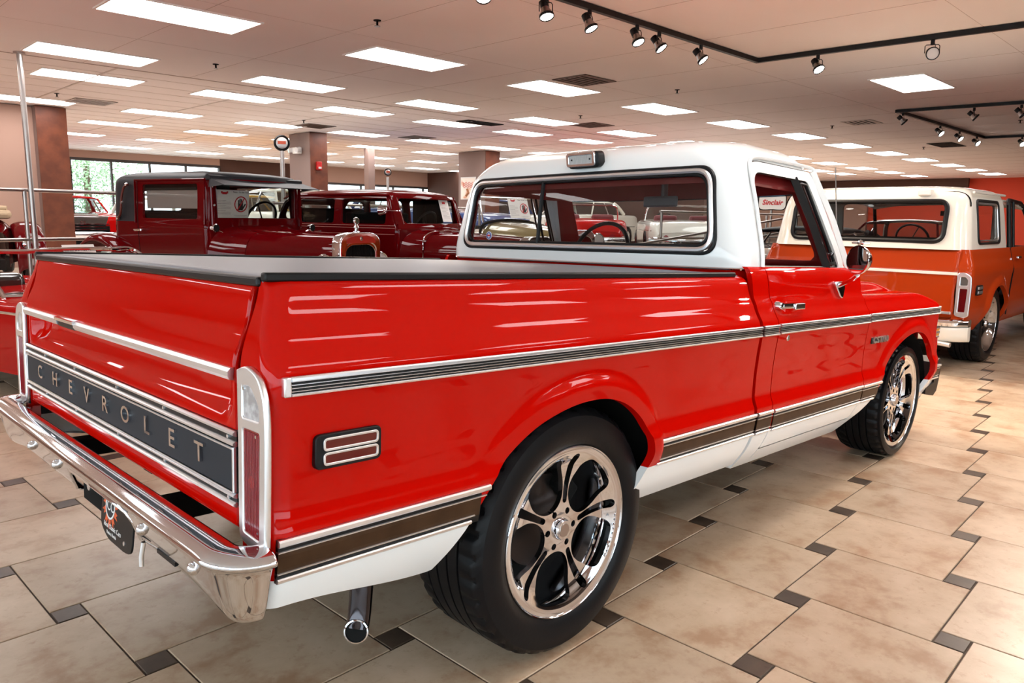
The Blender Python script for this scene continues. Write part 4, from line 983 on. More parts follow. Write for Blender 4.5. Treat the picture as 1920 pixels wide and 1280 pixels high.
def wheel(parent, cx, cy, cz, R, wd, side, rot=0.0, dishb=0.0, steer=0.0, name='wheel', scale=1.0, rimm=None, yface=None, plain=False):
    """axis along y; side -1 = right side of the vehicle (face towards -y). cz etc. in parent coordinates"""
    t = thing(name, None, None); del t['label']; del t['category']; t.parent = parent
    if side < 0: B = frame((cx, cy, cz), (1, 0, 0), (0, 0, 1), (0, -1, 0))
    else: B = frame((cx, cy, cz), (-1, 0, 0), (0, 0, 1), (0, 1, 0))
    B = B @ Matrix.Rotation(rot, 4, 'Z') @ Matrix.Rotation(0, 4, 'Y')
    t.matrix_local = B
    V, F = tyre_mesh(R, wd)
    ty = mesh('tyre', V, F, M_RUB, t, True, fix=True, sharp=32)
    if plain:
        MB().lathe([(0.03, -0.05), (0.07, -0.055), (0.11, -0.075), (0.17, -0.085), (0.20, -0.075), (0.23, -0.045), (0.250, -0.012), (0.268, 0.0)], 72).build('rim_dish', M_CHROME, t, True, fix=False)
    else:
        o = bpy.data.objects.new('rim_face', RIM_ME); COL.objects.link(o); o.parent = t
    MB().lathe([(0.266, -0.004), (0.268, 0.002), (0.272, 0.005), (0.276, 0.001), (0.275, -0.012)], 96).build('rim_lip', M_CHROME, t, True, sharp=60, fix=False)
    MB().lathe([(0.250, -0.05), (0.238, -0.08), (0.235, -0.20)], 96).build('rim_barrel', M_CHROME, t, True, fix=False)
    MB().lathe([(0.0, -0.016), (0.018, -0.016), (0.024, -0.015), (0.030, -0.014), (0.034, -0.020), (0.036, -0.034)], 40).build('centre_cap', M_CHROME, t, True)
    MB().lathe([(0.0, -0.0135), (0.021, -0.0135), (0.0225, -0.016)], 32).build('cap_emblem', M_GUN, t, True)
    MB().lathe([(0.0, -0.13), (0.15, -0.13), (0.155, -0.14), (0.155, -0.155), (0.0, -0.155)], 48).build('brake_disc', mat('dark_iron', (0.05, 0.045, 0.045), 0.4, 1.0) if 'dark_iron' not in bpy.data.materials else bpy.data.materials['dark_iron'], t, True)
    MB().lathe([(0.0, -0.17), (0.236, -0.17), (0.236, -0.21)], 48).build('backing_plate', M_DARK, t, True)
    for k in range(6):
        b = 2 * PI * k / 6 + 0.3; MB().cyl((0.060 * math.cos(b), 0.060 * math.sin(b), -0.05), (0.060 * math.cos(b), 0.060 * math.sin(b), -0.042), 0.008, n=6).build('lug_nut', M_DARK, t)
    MB().cyl((0.225, -0.03, -0.05), (0.215, -0.03, -0.02), 0.004, n=8).build('valve_stem', M_ALU, t)
    MB().box(0.11, 0.17, -0.05, 0.05, -0.15, -0.09).build('brake_caliper', M_DARK, t, bevel=0.01)
    return t
TI = TM.inverted()
def wpt(x, y, z): return TI @ Vector((x, y, z))
for (x, z, R, wd, rot, yf) in ((0.035, 0.396, 0.392, 0.285, 0.75, 0.935), (2.995, 0.333, 0.330, 0.245, 1.55, 0.935)):
    for s in (-1, 1):
        w = wheel(truck, 0, 0, 0, R, wd, s, rot)
        B = frame((x, YC * 0 + s * yf, z), (1, 0, 0), (0, 0, 1), (0, -1, 0)) if s < 0 else frame((x, 0.02 + yf, z), (-1, 0, 0), (0, 0, 1), (0, 1, 0))
        w.matrix_local = TI @ B @ Matrix.Rotation(rot, 4, 'Z')
        if s < 0 and x < 1:
            for k, ch in enumerate('Coddington'):
                a = -0.62 + 0.062 * k - rot
                r_ = 0.246; M = frame((r_ * math.cos(a), r_ * math.sin(a), -0.004), (-math.sin(a), math.cos(a), 0), (-math.cos(a), -math.sin(a), 0), (0, 0, 1))
                text_mesh(ch, 0.021, 0.0015, M, 'rim_letter', M_CHROME, w)
# ---- square columns
def column(x0, x1, y0, y1, label):
    t = thing('column', label, 'column', ((x0 + x1) / 2, (y0 + y1) / 2, 0))
    cx, cy = (x0 + x1) / 2, (y0 + y1) / 2
    bx('column_shaft', x0 - cx, x1 - cx, y0 - cy + 0.02, y1 - cy, 0, H, M_GREYWALL, t)
    bx('wood_front', x0 - cx - 0.005, x1 - cx + 0.01, y0 - cy, y0 - cy + 0.025, 0, H, M_WOOD, t); return t
column(7.02, 7.42, 12.50, 13.40, 'grey column with a red-brown wood face and a fire alarm on it')
column(12.35, 12.85, 12.70, 13.80, 'grey and wood column with a white poster, left of the white cab roof')
column(1.93, 2.38, 12.62, 13.1, 'broad brown wood column behind the railing at far left')
wall('wall_partition', -6, 1.93, 12.85, 13.05, 0, H, M_WALLPINK)
t = thing('column', 'slim grey column far back above the maroon sedan roof', 'column', (10.1, 14.8, 0)); bx('column_shaft', -0.10, 0.10, -0.1, 0.1, 0, H, M_GREYWALL, t)
# poster
def pose_box(name, c, n, w, h, d, m, parent=None, label=None):
    n = Vector(n).normalized(); sx = Vector((0, 0, 1)).cross(n).normalized(); sy = n.cross(sx)
    return MB().box(-w / 2, w / 2, -h / 2, h / 2, 0, d, frame(c, sx, sy, n)).build(name, m, parent, label=label)
def F(c, n):
    n = Vector(n).normalized(); sx = Vector((0, 0, 1)).cross(n).normalized(); return frame(c, sx, n.cross(sx), n)
t = thing('poster', 'pale framed poster with red flourishes hung on a column', 'poster', (12.34, 13.38, 2.13))
bx('frame', -0.02, 0.0, -0.30, 0.30, -0.30, 0.30, mat('poster_frame', '#d8d5d3', 0.5), t); bx('sheet', -0.026, -0.02, -0.27, 0.27, -0.27, 0.27, mat('poster_sheet', '#ece4da', 0.6, noise=(5, '#d9a98c', 0.52, 0.66)), t)
for k_ in range(3): MB().tube(catmull([(-0.030, 0.20 - 0.40 * q_ / 6, 0.14 - 0.05 * k_ + 0.025 * (-1) ** q_) for q_ in range(7)], 4), 0.006, 6).build('red_flourish', M_REDPRINT, t)
MB().tube([(-0.030, 0.02, -0.02), (-0.030, -0.04, -0.12), (-0.030, 0.06, -0.20)], 0.035, 8).build('painted_figure', mat('figure_brown', '#a5714f', 0.6), t)
t = thing('emergency_light', 'white twin-head emergency light on the grey column', 'light', (7.0, 12.95, 2.73))
bx('housing', -0.10, 0.01, -0.12, 0.12, -0.07, 0.07, M_WHITE, t, 0.02)
for s in (-1, 1): MB().cyl((-0.06, s * 0.15, 0.02), (-0.16, s * 0.17, 0.0), 0.055, n=16).build('lamp_head', M_CLEARLENS, t, True)
t = thing('fire_alarm', 'small red fire alarm strobe on the wood column face', 'alarm', (7.20, 12.5, 2.40))
bx('box', -0.06, 0.06, -0.06, 0.0, -0.09, 0.09, mat('alarm_red', '#b01c1c', 0.4), t, 0.01); bx('strobe', -0.03, 0.03, -0.08, -0.06, -0.06, -0.02, M_CLEARLENS, t)

# ---- track lighting
M_SPOT = mat('lit_spot_lamp', '#ffffff', 0.4, emit=(1.0, 0.95, 0.86), es=30)
def track(pts, label):
    t = thing('lighting_track', label, 'track', pts[0])
    for a, b in zip(pts[:-1], pts[1:]):
        a = Vector(a) - Vector(pts[0]); b = Vector(b) - Vector(pts[0]); d = (b - a).normalized(); w = Vector((0, 0, 1)).cross(d)
        MB().box(-0.02, (b - a).length + 0.02, -0.022, 0.022, -0.025, 0.02, frame(a, d, w, Vector((0, 0, 1)))).build('rail', M_BLACK, t)
    return t
ZT = H - 0.025
track([(1.6, 1.85, ZT), (6.24, 1.83, ZT), (6.42, -3.2, ZT)], 'black angled ceiling track nearest the camera, carrying spotlights')
track([(11.1, 2.02, ZT), (11.5, -2.5, ZT)], 'black cross track farther back at upper right with dark spotlights')
track([(11.15, 2.02, ZT), (15.91, 1.98, ZT), (16.3, -1.5, ZT)], 'long black ceiling track above the second truck running to the back')
def spot(x, y, aim, label, lit=True, power=None, sz=1.0):
    t = thing('track_spotlight', label, 'spotlight', (x, y, ZT - 0.02))
    d = Vector(aim).normalized(); c = Vector((0, 0, -0.115)); M = F(c, d)
    MB().cyl((0, 0, 0.0), (0, 0, -0.045), 0.018, n=12).build('stem', M_BLACK, t, True)
    sx = M.col[0].xyz
    pts = [c + sx * 0.062 + d * 0.01, c + sx * 0.062 + Vector((0, 0, 0.06)), c + sx * 0.05 + Vector((0, 0, 0.072)), c - sx * 0.05 + Vector((0, 0, 0.072)), c - sx * 0.062 + Vector((0, 0, 0.06)), c - sx * 0.062 + d * 0.01]
    MB().tube(pts, 0.004, 8).build('yoke', M_BLACK, t, True)
    MB().lathe([(0.0, -0.09), (0.032, -0.09), (0.034, -0.085), (0.034, -0.03)], 24, M).build('socket', M_BLACK, t, True)
    MB().lathe([(0.032, -0.03), (0.036, -0.01), (0.052, 0.03)], 24, M).build('lamp_body', M_GUN, t, True)
    MB().lathe([(0.052, 0.028), (0.058, 0.030), (0.060, 0.045), (0.057, 0.052), (0.051, 0.050)], 28, M).build('front_ring', M_BLACK, t, True)
    MB().lathe([(0.0, 0.046), (0.051, 0.044)], 28, M).build('lamp_face', M_SPOT if lit else M_CLEARLENS, t, True)
    MB().tube(catmull([Vector((0.02, 0, -0.01)), c + sx * 0.03 - d * 0.02 + Vector((0, 0, 0.05)), c - d * 0.085], 5), 0.003, 6).build('cord', M_BLACK, t, True)
    if lit:
        L = bpy.data.lights.new('spot_beam', 'SPOT'); L.energy = (power or SPOT); L.color = (1.0, 0.84, 0.68); L.spot_size = 1.25; L.spot_blend = 0.7; L.shadow_soft_size = 0.05
        o = bpy.data.objects.new('spot_beam', L); COL.objects.link(o); o.parent = t; o.location = c + d * 0.07; o.rotation_euler = d.to_track_quat('-Z', 'Y').to_euler()
    return t
A1 = (-0.25, -0.45, -1)
spot(2.22, 1.85, (-0.3, -0.4, -1), 'lit spotlight cut off by the top edge of the picture')
spot(2.88, 1.85, (-0.1, -0.4, -1), 'lit spotlight in a round yoke, second from the left on the near track')
spot(3.40, 1.84, (0.15, -0.5, -1), 'lit spotlight tilted right, third from the left on the near track')
spot(4.06, 1.84, (0.0, -0.55, -1), 'lit spotlight in a yoke left of a close neighbour on the near track')
spot(4.40, 1.84, (0.22, -0.75, -1), 'lit spotlight leaning right beside its close neighbour on the near track')
spot(5.10, 1.83, (0.22, -0.80, -1), 'lit spotlight nearest the corner of the near track on its left arm')
spot(6.28, 1.18, (-0.3, -0.7, -1), 'glaring lit spotlight just right of the near track corner')
spot(6.34, 0.12, (-0.9, -0.5, -0.35), 'unlit spotlight with its amber face showing, right arm of the near track', lit=False)
spot(6.38, -1.3, (-0.7, -0.1, -1), 'spotlight beyond the right edge on the near track', power=200)
spot(6.40, -2.0, (-1.2, 0.0, -1), 'spotlight farther beyond the right edge, aimed at the near floor', power=180)
spot(6.41, -2.8, (-1.6, 0.1, -1), 'spotlight at the end of the near track, aimed low across the floor', power=130)
spot(11.17, 1.95, (0.5, -0.8, -0.9), 'dark spotlight at the left end of the far cross track', lit=False)
spot(11.27, 1.0, (0.3, -0.9, -0.8), 'dark spotlight midway along the far cross track', lit=False)
spot(11.34, 0.42, (0.2, -0.9, -0.9), 'dark spotlight at the right picture edge on the far cross track', lit=False)
spot(13.2, 2.0, (-0.2, -0.9, -0.8), 'lit spotlight leftmost on the long far track', power=45)
spot(14.3, 1.99, (-0.2, -0.9, -0.8), 'lit spotlight in the middle of the long far track', power=45)
spot(15.4, 1.98, (-0.3, -0.9, -0.7), 'lit spotlight rightmost before the bend of the long far track', power=45)
spot(16.0, 1.35, (-0.5, -0.6, -0.6), 'glaring lit spotlight past the bend of the long far track', power=45)

# ---- sprinklers, vents
for k, (x, y, w) in enumerate(((2.54, 3.61, 'nearest, between two large light panels at top'), (2.44, 6.76, 'by the long ceiling seam on the left'), (7.41, 3.6, 'right of centre between the light panels'), (1.81, 10.87, 'far left beside the steel pole'), (12.5, 3.6, 'farther right in the sprinkler row'), (13.6, 0.9, 'at upper right above the far track'), (5.9, 10.8, 'over the maroon coupe'), (8.6, 6.3, 'left of the roof brake light, high up'), (17.6, 3.6, 'tiny, at the far end of the row'))):
    t = thing('sprinkler_head', 'small dark ceiling sprinkler ' + w, 'sprinkler', (x, y, H))
    MB().cyl((0, 0, 0), (0, 0, -0.006), 0.035).cyl((0, 0, 0), (0, 0, -0.05), 0.010).build('body', M_DARK, t); MB().cyl((0, 0, -0.05), (0, 0, -0.056), 0.026, n=12).build('deflector', M_GUN, t)
M_VENT = mat('vent_metal', '#6a564c', 0.5); M_VENTL = mat('vent_light', '#c9b9b0', 0.5)
for (x, y, w, l, mm, lab) in ((2.46, 11.5, 0.62, 0.62, M_VENTL, 'pale slatted ceiling vent at upper left'), (8.26, 8.47, 0.9, 0.35, M_DARK, 'dark open ceiling slot above the cab'), (6.05, 4.1, 0.62, 0.55, M_VENT, 'brown square vent beside a large light panel'), (9.73, 6.97, 0.62, 0.6, M_VENT, 'brown ceiling vent over the white cab roof'), (6.55, 11.51, 0.62, 0.62, M_VENT, 'grey-brown ceiling vent left of the fire alarm column'), (17.29, 3.04, 1.1, 0.5, M_DARK, 'dark ceiling slot above the far track'), (12.3, 3.0, 0.6, 0.5, M_VENTL, 'faint round-cornered vent midway down the hall'), (9.2, 11.6, 0.62, 0.62, M_VENT, 'small ceiling vent far back in the middle')):
    t = thing('ceiling_vent', lab, 'vent', (x, y, H - 0.004 if y < 7.9 else H + 0.008))
    MB().box(-w / 2, w / 2, -l / 2, -l / 2 + 0.03, -0.008, 0.0).box(-w / 2, w / 2, l / 2 - 0.03, l / 2, -0.008, 0.0).box(-w / 2, -w / 2 + 0.03, -l / 2, l / 2, -0.008, 0.0).box(w / 2 - 0.03, w / 2, -l / 2, l / 2, -0.008, 0.0).build('frame', mm, t)
    for q in frange(-l / 2 + 0.07, l / 2 - 0.07, 0.09): MB().box(-w / 2 + 0.03, w / 2 - 0.03, q - 0.02, q + 0.012, -0.006, -0.002).build('slat', mm, t)
    MB().box(-w / 2, w / 2, -l / 2, l / 2, -0.002, 0.0).build('backing', M_DARK, t)

# ---- railings
def railing(name, pts, zs, posts, label, m=M_GUN, r=0.022, grp=None):
    t = thing(name, label, 'railing', (pts[0][0], pts[0][1], 0)); o = Vector((pts[0][0], pts[0][1], 0))
    for z in zs: MB().tube([Vector((p_[0], p_[1], z + (p_[2] if len(p_) > 2 else 0))) - o for p_ in pts], r, 12).build('rail', m, t, True)
    for x, y, z in posts: MB().cyl(Vector((x, y, 0)) - o, Vector((x, y, z)) - o, r, n=12).build('post', m, t, True)
    return t
railing('railing', [(-2.2, 7.2), (0.65, 7.85), (3.6, 8.5)], (1.585, 1.02), [(0.60, 7.84, 1.6), (3.55, 8.5, 1.6)], 'steel two-bar railing behind the maroon coupe at far left')
t = thing('steel_pole', 'tall steel pole from floor to ceiling at far left', 'pole', (0.66, 7.80, 0)); MB().cyl((0, 0, 0), (0, 0, H), 0.030).build('shaft', M_GUN, t, True); MB().cyl((0, 0, H - 0.02), (0, 0, H), 0.06).build('flange', M_GUN, t, True)
railing('railing', [(3.9, 8.35), (8.2, 8.35)], (1.52, 1.15), [(3.95, 8.35, 1.55), (5.5, 8.35, 1.52), (7.0, 8.35, 1.52), (8.15, 8.35, 1.52)], 'brown railing seen through the maroon cars, far back')
railing('ramp_railing', [(9.2, 5.0), (14.8, 4.75)], (1.50, 1.05), [(9.25, 5.0, 1.50), (11.0, 4.92, 1.50), (12.7, 4.85, 1.5), (14.5, 4.77, 1.50)], 'thin steel railing seen through the cab window in front of sports cars')
railing('ramp_railing', [(8.0, 4.55, 0), (13.2, 4.3, 0.52)], (0.98, 0.72), [(8.1, 4.55, 1.0), (9.8, 4.47, 1.15), (11.4, 4.39, 1.31), (12.9, 4.32, 1.46)], 'sloping ramp handrail seen through the right of the cab window')

# ---- vintage pump globes
def pump(x, y, ztop, label, rg=0.10):
    t = thing('clock_globe_post', label, 'gas pump', (x, y, 0))
    MB().cyl((0, 0, 1.2), (0, 0, ztop - 0.12), 0.035).build('column', M_GUN, t, True); MB().cyl((0, 0, 0), (0, 0, 1.25), 0.16, 0.14, n=24).build('base', M_DARK, t, True)
    M = F((0, 0, ztop), (-0.45, -0.9, 0))
    MB().lathe([(0, -0.05), (rg * 0.8, -0.05), (rg, -0.03), (rg, 0.03), (rg * 0.85, 0.045)], 32, M).build('globe_case', M_BLACK, t, True)
    MB().lathe([(0, 0.05), (rg * 0.5, 0.047), (rg * 0.72, 0.042)], 32, M).build('globe_face', M_GUN, t, True)
    MB().box(-rg * 0.5, rg * 0.5, -0.02, 0.03, 0.05, 0.055, M).build('face_mark', mat('mark_orange', '#b4492c', 0.5) if 'mark_orange' not in bpy.data.materials else bpy.data.materials['mark_orange'], t)
    return t
pump(4.45, 8.97, 2.47, 'tall post with a black-rimmed round globe, left of the fire alarm column', 0.125)
pump(9.75, 13.5, 2.43, 'short round-faced post above the roof of the maroon sedan', 0.09)

# ---- notices
def notice(M, label, w=0.28, h=0.36, two=True, plain=False, typed=False):
    t = bpy.data.objects.new('notice_sheet', None); COL.objects.link(t); t.matrix_world = M
    tag(t, label, 'notice')
    xs = [-w / 2, w / 2] if two else [0]
    for i, x in enumerate(xs):
        MB().box(x - w / 2, x + w / 2, -h / 2, h / 2, -0.001, 0.001).build('paper', M_PAPER, t)
    x = xs[-1]; R_ = w * 0.40; cy = 0.0
    if plain:
        text_mesh('Please... Do Not Touch', w * 0.115, 0.0005, Matrix.Translation((x, h * 0.10, 0.002)), 'lettering', M_BLACKPRINT, t); return t
    if typed:
        mb = MB()
        for k in range(9): mb.box(x - w * 0.35, x - w * 0.35 + w * (0.7 if k % 3 else 0.45), h * 0.15 - k * h * 0.06, h * 0.15 - k * h * 0.06 + 0.003, 0.001, 0.002)
        tag(mb.build('typed_lines', bpy.data.materials['grey_print'], t), kind='stuff'); MB().box(x - 0.03, x + 0.03, h * 0.32, h * 0.42, 0.001, 0.002).build('red_crest', M_REDPRINT, t); return t
    ring = [[(x + R_ * math.cos(a), cy + R_ * math.sin(a)) for a in frange(0, 2 * PI * 0.97, 0.2)], [(x + R_ * 0.86 * math.cos(a), cy + R_ * 0.86 * math.sin(a)) for a in frange(0, 2 * PI * 0.97, 0.2)]]
    curve_plate('red_ring', ring, 0.0006, 0, Matrix.Translation((0, 0, 0.004)), M_REDPRINT, t)
    hand = MB().box(x - 0.035, x + 0.03, cy - 0.065, cy + 0.005, 0.0015, 0.003)
    for k, (fx, fl) in enumerate(((-0.030, 0.045), (-0.012, 0.06), (0.006, 0.055), (0.023, 0.038))): hand.box(x + fx - 0.007, x + fx + 0.007, cy, cy + fl, 0.0015, 0.003)
    hand.box(-0.008, 0.008, -0.03, 0.03, 0.0015, 0.003, Matrix.Translation((x + 0.045, cy - 0.02, 0)) @ Matrix.Rotation(-0.6, 4, 'Z'))
    hand.build('hand_print', M_BLACKPRINT, t)
    MB().box(-R_ * 0.92, R_ * 0.92, -0.006, 0.006, 0.003, 0.0045, Matrix.Translation((x, cy, 0)) @ Matrix.Rotation(0.98, 4, 'Z')).build('red_slash', M_REDPRINT, t)
    text_mesh('Please... Do Not Touch', w * 0.105, 0.0005, Matrix.Translation((x, h * 0.43, 0.002)), 'lettering', M_BLACKPRINT, t)
    MB().box(x - w * 0.4, x + w * 0.4, -h * 0.40, -h * 0.395, 0.001, 0.002).box(x - w * 0.3, x + w * 0.3, -h * 0.44, -h * 0.435, 0.001, 0.002).build('fine_print', M_BLACKPRINT, t)
    if two:
        x = xs[0]; mb = MB()
        for k in range(9):
            yy = h * 0.12 - k * h * 0.06; mb.box(x - w * 0.4, x - w * 0.4 + w * (0.8 if k % 3 else 0.5), yy, yy + 0.003, 0.001, 0.002)
        tag(mb.build('typed_lines', mat('grey_print', '#8b8686', 0.6) if 'grey_print' not in bpy.data.materials else bpy.data.materials['grey_print'], t), kind='stuff')
        MB().box(x - 0.03, x + 0.03, h * 0.34, h * 0.42, 0.001, 0.002).box(x - 0.045, x - 0.025, h * 0.37, h * 0.45, 0.001, 0.002).box(x + 0.025, x + 0.045, h * 0.37, h * 0.45, 0.001, 0.002).build('red_crest', M_REDPRINT, t)
    return t
# ================================================================== VINTAGE CARS
def part(name, parent):
    t = thing(name, None, None); del t['label']; del t['category']; t.parent = parent; return t
def simple_wheel(t, x, y, z, R, side, wd=0.14, rimm=None, hub=0.09, white=False):
    w = part('wheel', t); B = frame((x, y, z), (1, 0, 0), (0, 0, 1), (0, -1, 0)) if side < 0 else frame((x, y, z), (-1, 0, 0), (0, 0, 1), (0, 1, 0)); w.matrix_local = B
    MB().lathe([(R * 0.66, -0.01), (R * 0.75, 0.012), (R * 0.92, 0.008), (R, -0.02), (R, -wd + 0.02), (R * 0.9, -wd), (R * 0.66, -wd + 0.01)], 40).build('tyre', M_RUB, w, True)
    MB().lathe([(0, -0.02), (hub, -0.02), (hub + 0.02, -0.045), (R * 0.55, -0.045), (R * 0.62, -0.012), (R * 0.67, -0.006)], 40).build('rim', rimm or M_CHROME, w, True)
    return w
def vshell(t, name, w, x0, x1, rr, rf, holes, z0, z1, mats, matf=None, bow=0.10, st=0.02, lipd=0.03):
    """w, x0, x1: functions of z"""
    def P(s, z):
        W_ = w(z); a, b = x0(z), x1(z); r1 = min(rr, W_ * 0.9, (b - a) * 0.45); r2 = min(rf, W_ * 0.6)
        x, y = plan(s, W_, a, b, r1, r2); return (x, y, z)
    ss = frange(0, 1, 1 / 16) + frange(1, 2, 1 / 8)[1:] + frange(2, 3, 1 / 70)[1:] + frange(3, 3.4, 0.1)[1:] + frange(3.4, 4.6, 0.04)[1:] + frange(4.6, 5, 0.1)[1:] + frange(5, 6, 1 / 70)[1:] + frange(6, 7, 1 / 8)[1:] + frange(7, 8, 1 / 16)[1:]
    zs = frange(z0, z1 - 0.08, st) + frange(z1 - 0.07, z1 - 0.015, 0.010) + [z1 - 0.008, z1 - 0.003, z1]
    o = msurf(name, P, ss, zs, mats, t, holes, 0, closed_u=True, matf=matf, sharp=60, lip=lambda x, y, z: (0, 0, 0) if z > z1 - 0.01 or z < z0 + 0.01 else ((-lipd if x > x1(z) - 0.06 else 0), (lipd if y < 0 else -lipd) if abs(y) > w(z) - 0.02 else 0, 0))
    return o
def steering(t, c, tilt=0.5, R=0.19):
    M = frame(c, (0, 1, 0), (math.sin(tilt), 0, math.cos(tilt)), (-math.cos(tilt), 0, math.sin(tilt)))
    s = part('steering_gear', t)
    MB().tube([M @ Vector((R * math.cos(a), R * math.sin(a), 0)) for a in frange(0, 2 * PI * 0.97, 0.2)], 0.014, 8, closed=True).build('steering_wheel', M_BLACK, s, True)
    m = MB()
    for a in (0, 2.1, 4.2): m.cyl(M @ Vector((0, 0, -0.02)), M @ Vector((R * math.cos(a), R * math.sin(a), 0)), 0.008, n=8)
    m.cyl(M @ Vector((0, 0, 0)), M @ Vector((0, 0, -0.4)), 0.016, n=8); m.build('spokes', M_BLACK, s, True)
def hood_loft(t, name, secs, m, n=14, st=0.05):
    """secs: (x, halfwidth, zbottom, ztop); rounded top"""
    fw = mono([(s[0], s[1]) for s in secs]); fb = mono([(s[0], s[2]) for s in secs]); ft = mono([(s[0], s[3]) for s in secs])
    def P(u, v):
        a = v * PI; w_ = fw(u); zb, zt = fb(u), ft(u); c = math.cos(a); s_ = math.sin(a)
        y = -w_ * math.copysign(abs(c) ** 0.55, c); z = zb + (zt - zb) * abs(s_) ** 0.5 if 0 < v < 1 else zb
        return (u, y, z)
    return msurf(name, P, frange(secs[0][0], secs[-1][0], st), frange(0, 1, 1 / (2 * n)), [m], t, None, 0, sharp=70)
def headlamp(t, x, y, z, r, m=None):
    h = part('headlamp', t)
    M = frame((x, y, z), (0, 1, 0), (0, 0, 1), (1, 0, 0))
    MB().lathe([(0, -r * 1.1), (r * 0.5, -r * 0.95), (r * 0.9, -r * 0.4), (r, 0), (r * 1.06, 0.01), (r * 0.98, 0.03), (r * 0.9, 0.025)], 32, M).build('shell', m or M_CHROME, h, True)
    MB().lathe([(0, 0.035), (r * 0.6, 0.03), (r * 0.92, 0.018)], 32, M).build('lens', M_CLEARLENS, h, True)
def fender(t, pts, w, y, m, nm='fender'):
    """a crowned wing following pts (x, z), w wide, centred at y"""
    pp = catmull(pts, 6); V = []; F_ = []; k = 9
    for x, z in pp:
        for i in range(k):
            a = PI * i / (k - 1); V.append((x, y - w / 2 * math.cos(a), z - 0.09 * (1 - math.sin(a) ** 0.7)))
    for i in range(len(pp) - 1):
        for j in range(k - 1): F_.append((i * k + j, i * k + j + 1, (i + 1) * k + j + 1, (i + 1) * k + j))
    o = mesh(nm, V, F_, m, t, True, fix=True); md = o.modifiers.new('s', 'SOLIDIFY'); md.thickness = 0.012; return o
def pose(X, Y, deg): return Matrix.Translation((X, Y, 0)) @ Matrix.Rotation(math.radians(deg), 4, 'Z')

# ---------------- maroon coupe with the black leather top
PC = pose(2.302, 5.589, -75.4)
cp = thing('vintage_coupe', 'dark maroon 1920s coupe with a black top and sun visor, behind the bed cover', 'car', mw=PC)
cw = mono([(0.5, 0.62), (0.8, 0.655), (1.2, 0.665), (1.28, 0.655), (1.5, 0.640), (1.68, 0.630), (1.72, 0.620), (1.76, 0.585), (1.785, 0.52), (1.80, 0.40), (1.81, 0.05)])
cx0 = mono([(0.5, -1.50), (0.9, -1.63), (1.2, -1.66), (1.6, -1.67), (1.70, -1.65), (1.75, -1.60), (1.78, -1.50), (1.80, -1.25), (1.81, -0.9)])
cx1 = mono([(0.5, 0.0), (1.2, 0.0), (1.28, 0.0), (1.70, 0.0), (1.75, 0.0), (1.78, -0.08), (1.80, -0.35), (1.81, -0.8)])
hole_side = rrect(-1.07, -0.15, 1.293, 1.655, 0.02); hole_ws = rrect(-0.535, 0.535, 1.30, 1.665, 0.015); hole_rw = rrect(-0.30, 0.30, 1.38, 1.60, 0.06)
def coupe_h(x, y, z):
    if abs(y) > 0.60 and x < -0.03 and x > -1.5: return hole_side(x, z)
    if x > -0.03 and abs(y) < 0.60: return hole_ws(y, z)
    if x < -1.5 and abs(y) < 0.5: return hole_rw(y, z)
    return 1
M_TOP = mat('black_leather_top', (0.010, 0.011, 0.014), 0.45, spec=0.25, bump=(120, 0.1, 0.001))
vshell(cp, 'body', cw, cx0, cx1, 0.16, 0.06, coupe_h, 0.5, 1.81, [M_MAROON, M_TOP], matf=lambda x, y, z: 1 if (z > 1.715 or (x < -1.20 and z > 1.262)) else 0)
for s in (-1, 1):
    MB().tube([(-1.18, s * 0.668, 1.24), (-1.18, s * 0.650, 1.70), (-0.02, s * 0.645, 1.70), (-0.02, s * 0.668, 1.24)], 0.010, 8).build('window_moulding', M_MAROON, cp, True)
    MB().tube(catmull([(-1.30, s * 0.650, 1.655), (-1.36, s * 0.665, 1.62), (-1.40, s * 0.672, 1.52), (-1.415, s * 0.675, 1.42), (-1.44, s * 0.675, 1.33), (-1.50, s * 0.67, 1.285)], 6), 0.013, 10).build('landau_bar', mat('landau_brown', '#5a2a22', 0.3, 0.3), cp, True)
    for x, z in ((-1.30, 1.655), (-1.405, 1.46), (-1.50, 1.285)): MB().lathe([(0, 0.022), (0.016, 0.018), (0.02, 0)], 14, frame((x, s * 0.665, z), (1, 0, 0), (0, 0, 1), (0, s, 0))).build('landau_knob', M_CHROME, cp, True)
    MB().tube([(-1.1, s * 0.660, 1.200), (0.0, s * 0.660, 1.200)], 0.006, 6).build('belt_line', M_MAROON, cp, True)
MB().tube([(-1.14, -0.658, 0.7), (-1.14, -0.668, 1.24), (-1.14, -0.648, 1.69)], 0.003, 6).build('door_gap', M_DARK, cp); 
dh = part('door_handle', cp); MB().cyl((-1.02, -0.66, 1.165), (-1.02, -0.72, 1.165), 0.014).build('boss', M_CHROME, dh, True); MB().tube([(-1.02, -0.715, 1.165), (-1.10, -0.720, 1.160), (-1.14, -0.715, 1.160)], 0.012, 10).build('lever', M_CHROME, dh, True)
# visor and roof lip
MB().sweep([(-0.02, 1.745), (0.02, 1.75), (0.05, 1.735), (0.05, 1.70), (-0.02, 1.69)], [((0, y, 0), (1, 0, 0), (0, 0, 1)) for y in (-0.63, 0.63)]).build('roof_edge', M_TOP, cp, True, sharp=50)
MB().add([(0.03, -0.62, 1.715), (0.03, 0.62, 1.715), (0.30, 0.66, 1.640), (0.30, -0.66, 1.640), (0.03, -0.62, 1.70), (0.03, 0.62, 1.70), (0.30, 0.66, 1.630), (0.30, -0.66, 1.630)], [(0, 1, 2, 3), (4, 7, 6, 5), (0, 3, 7, 4), (1, 5, 6, 2), (3, 2, 6, 7), (0, 4, 5, 1)]).build('sun_visor', M_TOP, cp)
for s in (-1, 1): MB().add([(0.03, s * 0.62, 1.715), (0.30, s * 0.66, 1.640), (0.03, s * 0.64, 1.62)], [(0, 1, 2)]).build('visor_gusset', M_TOP, cp)
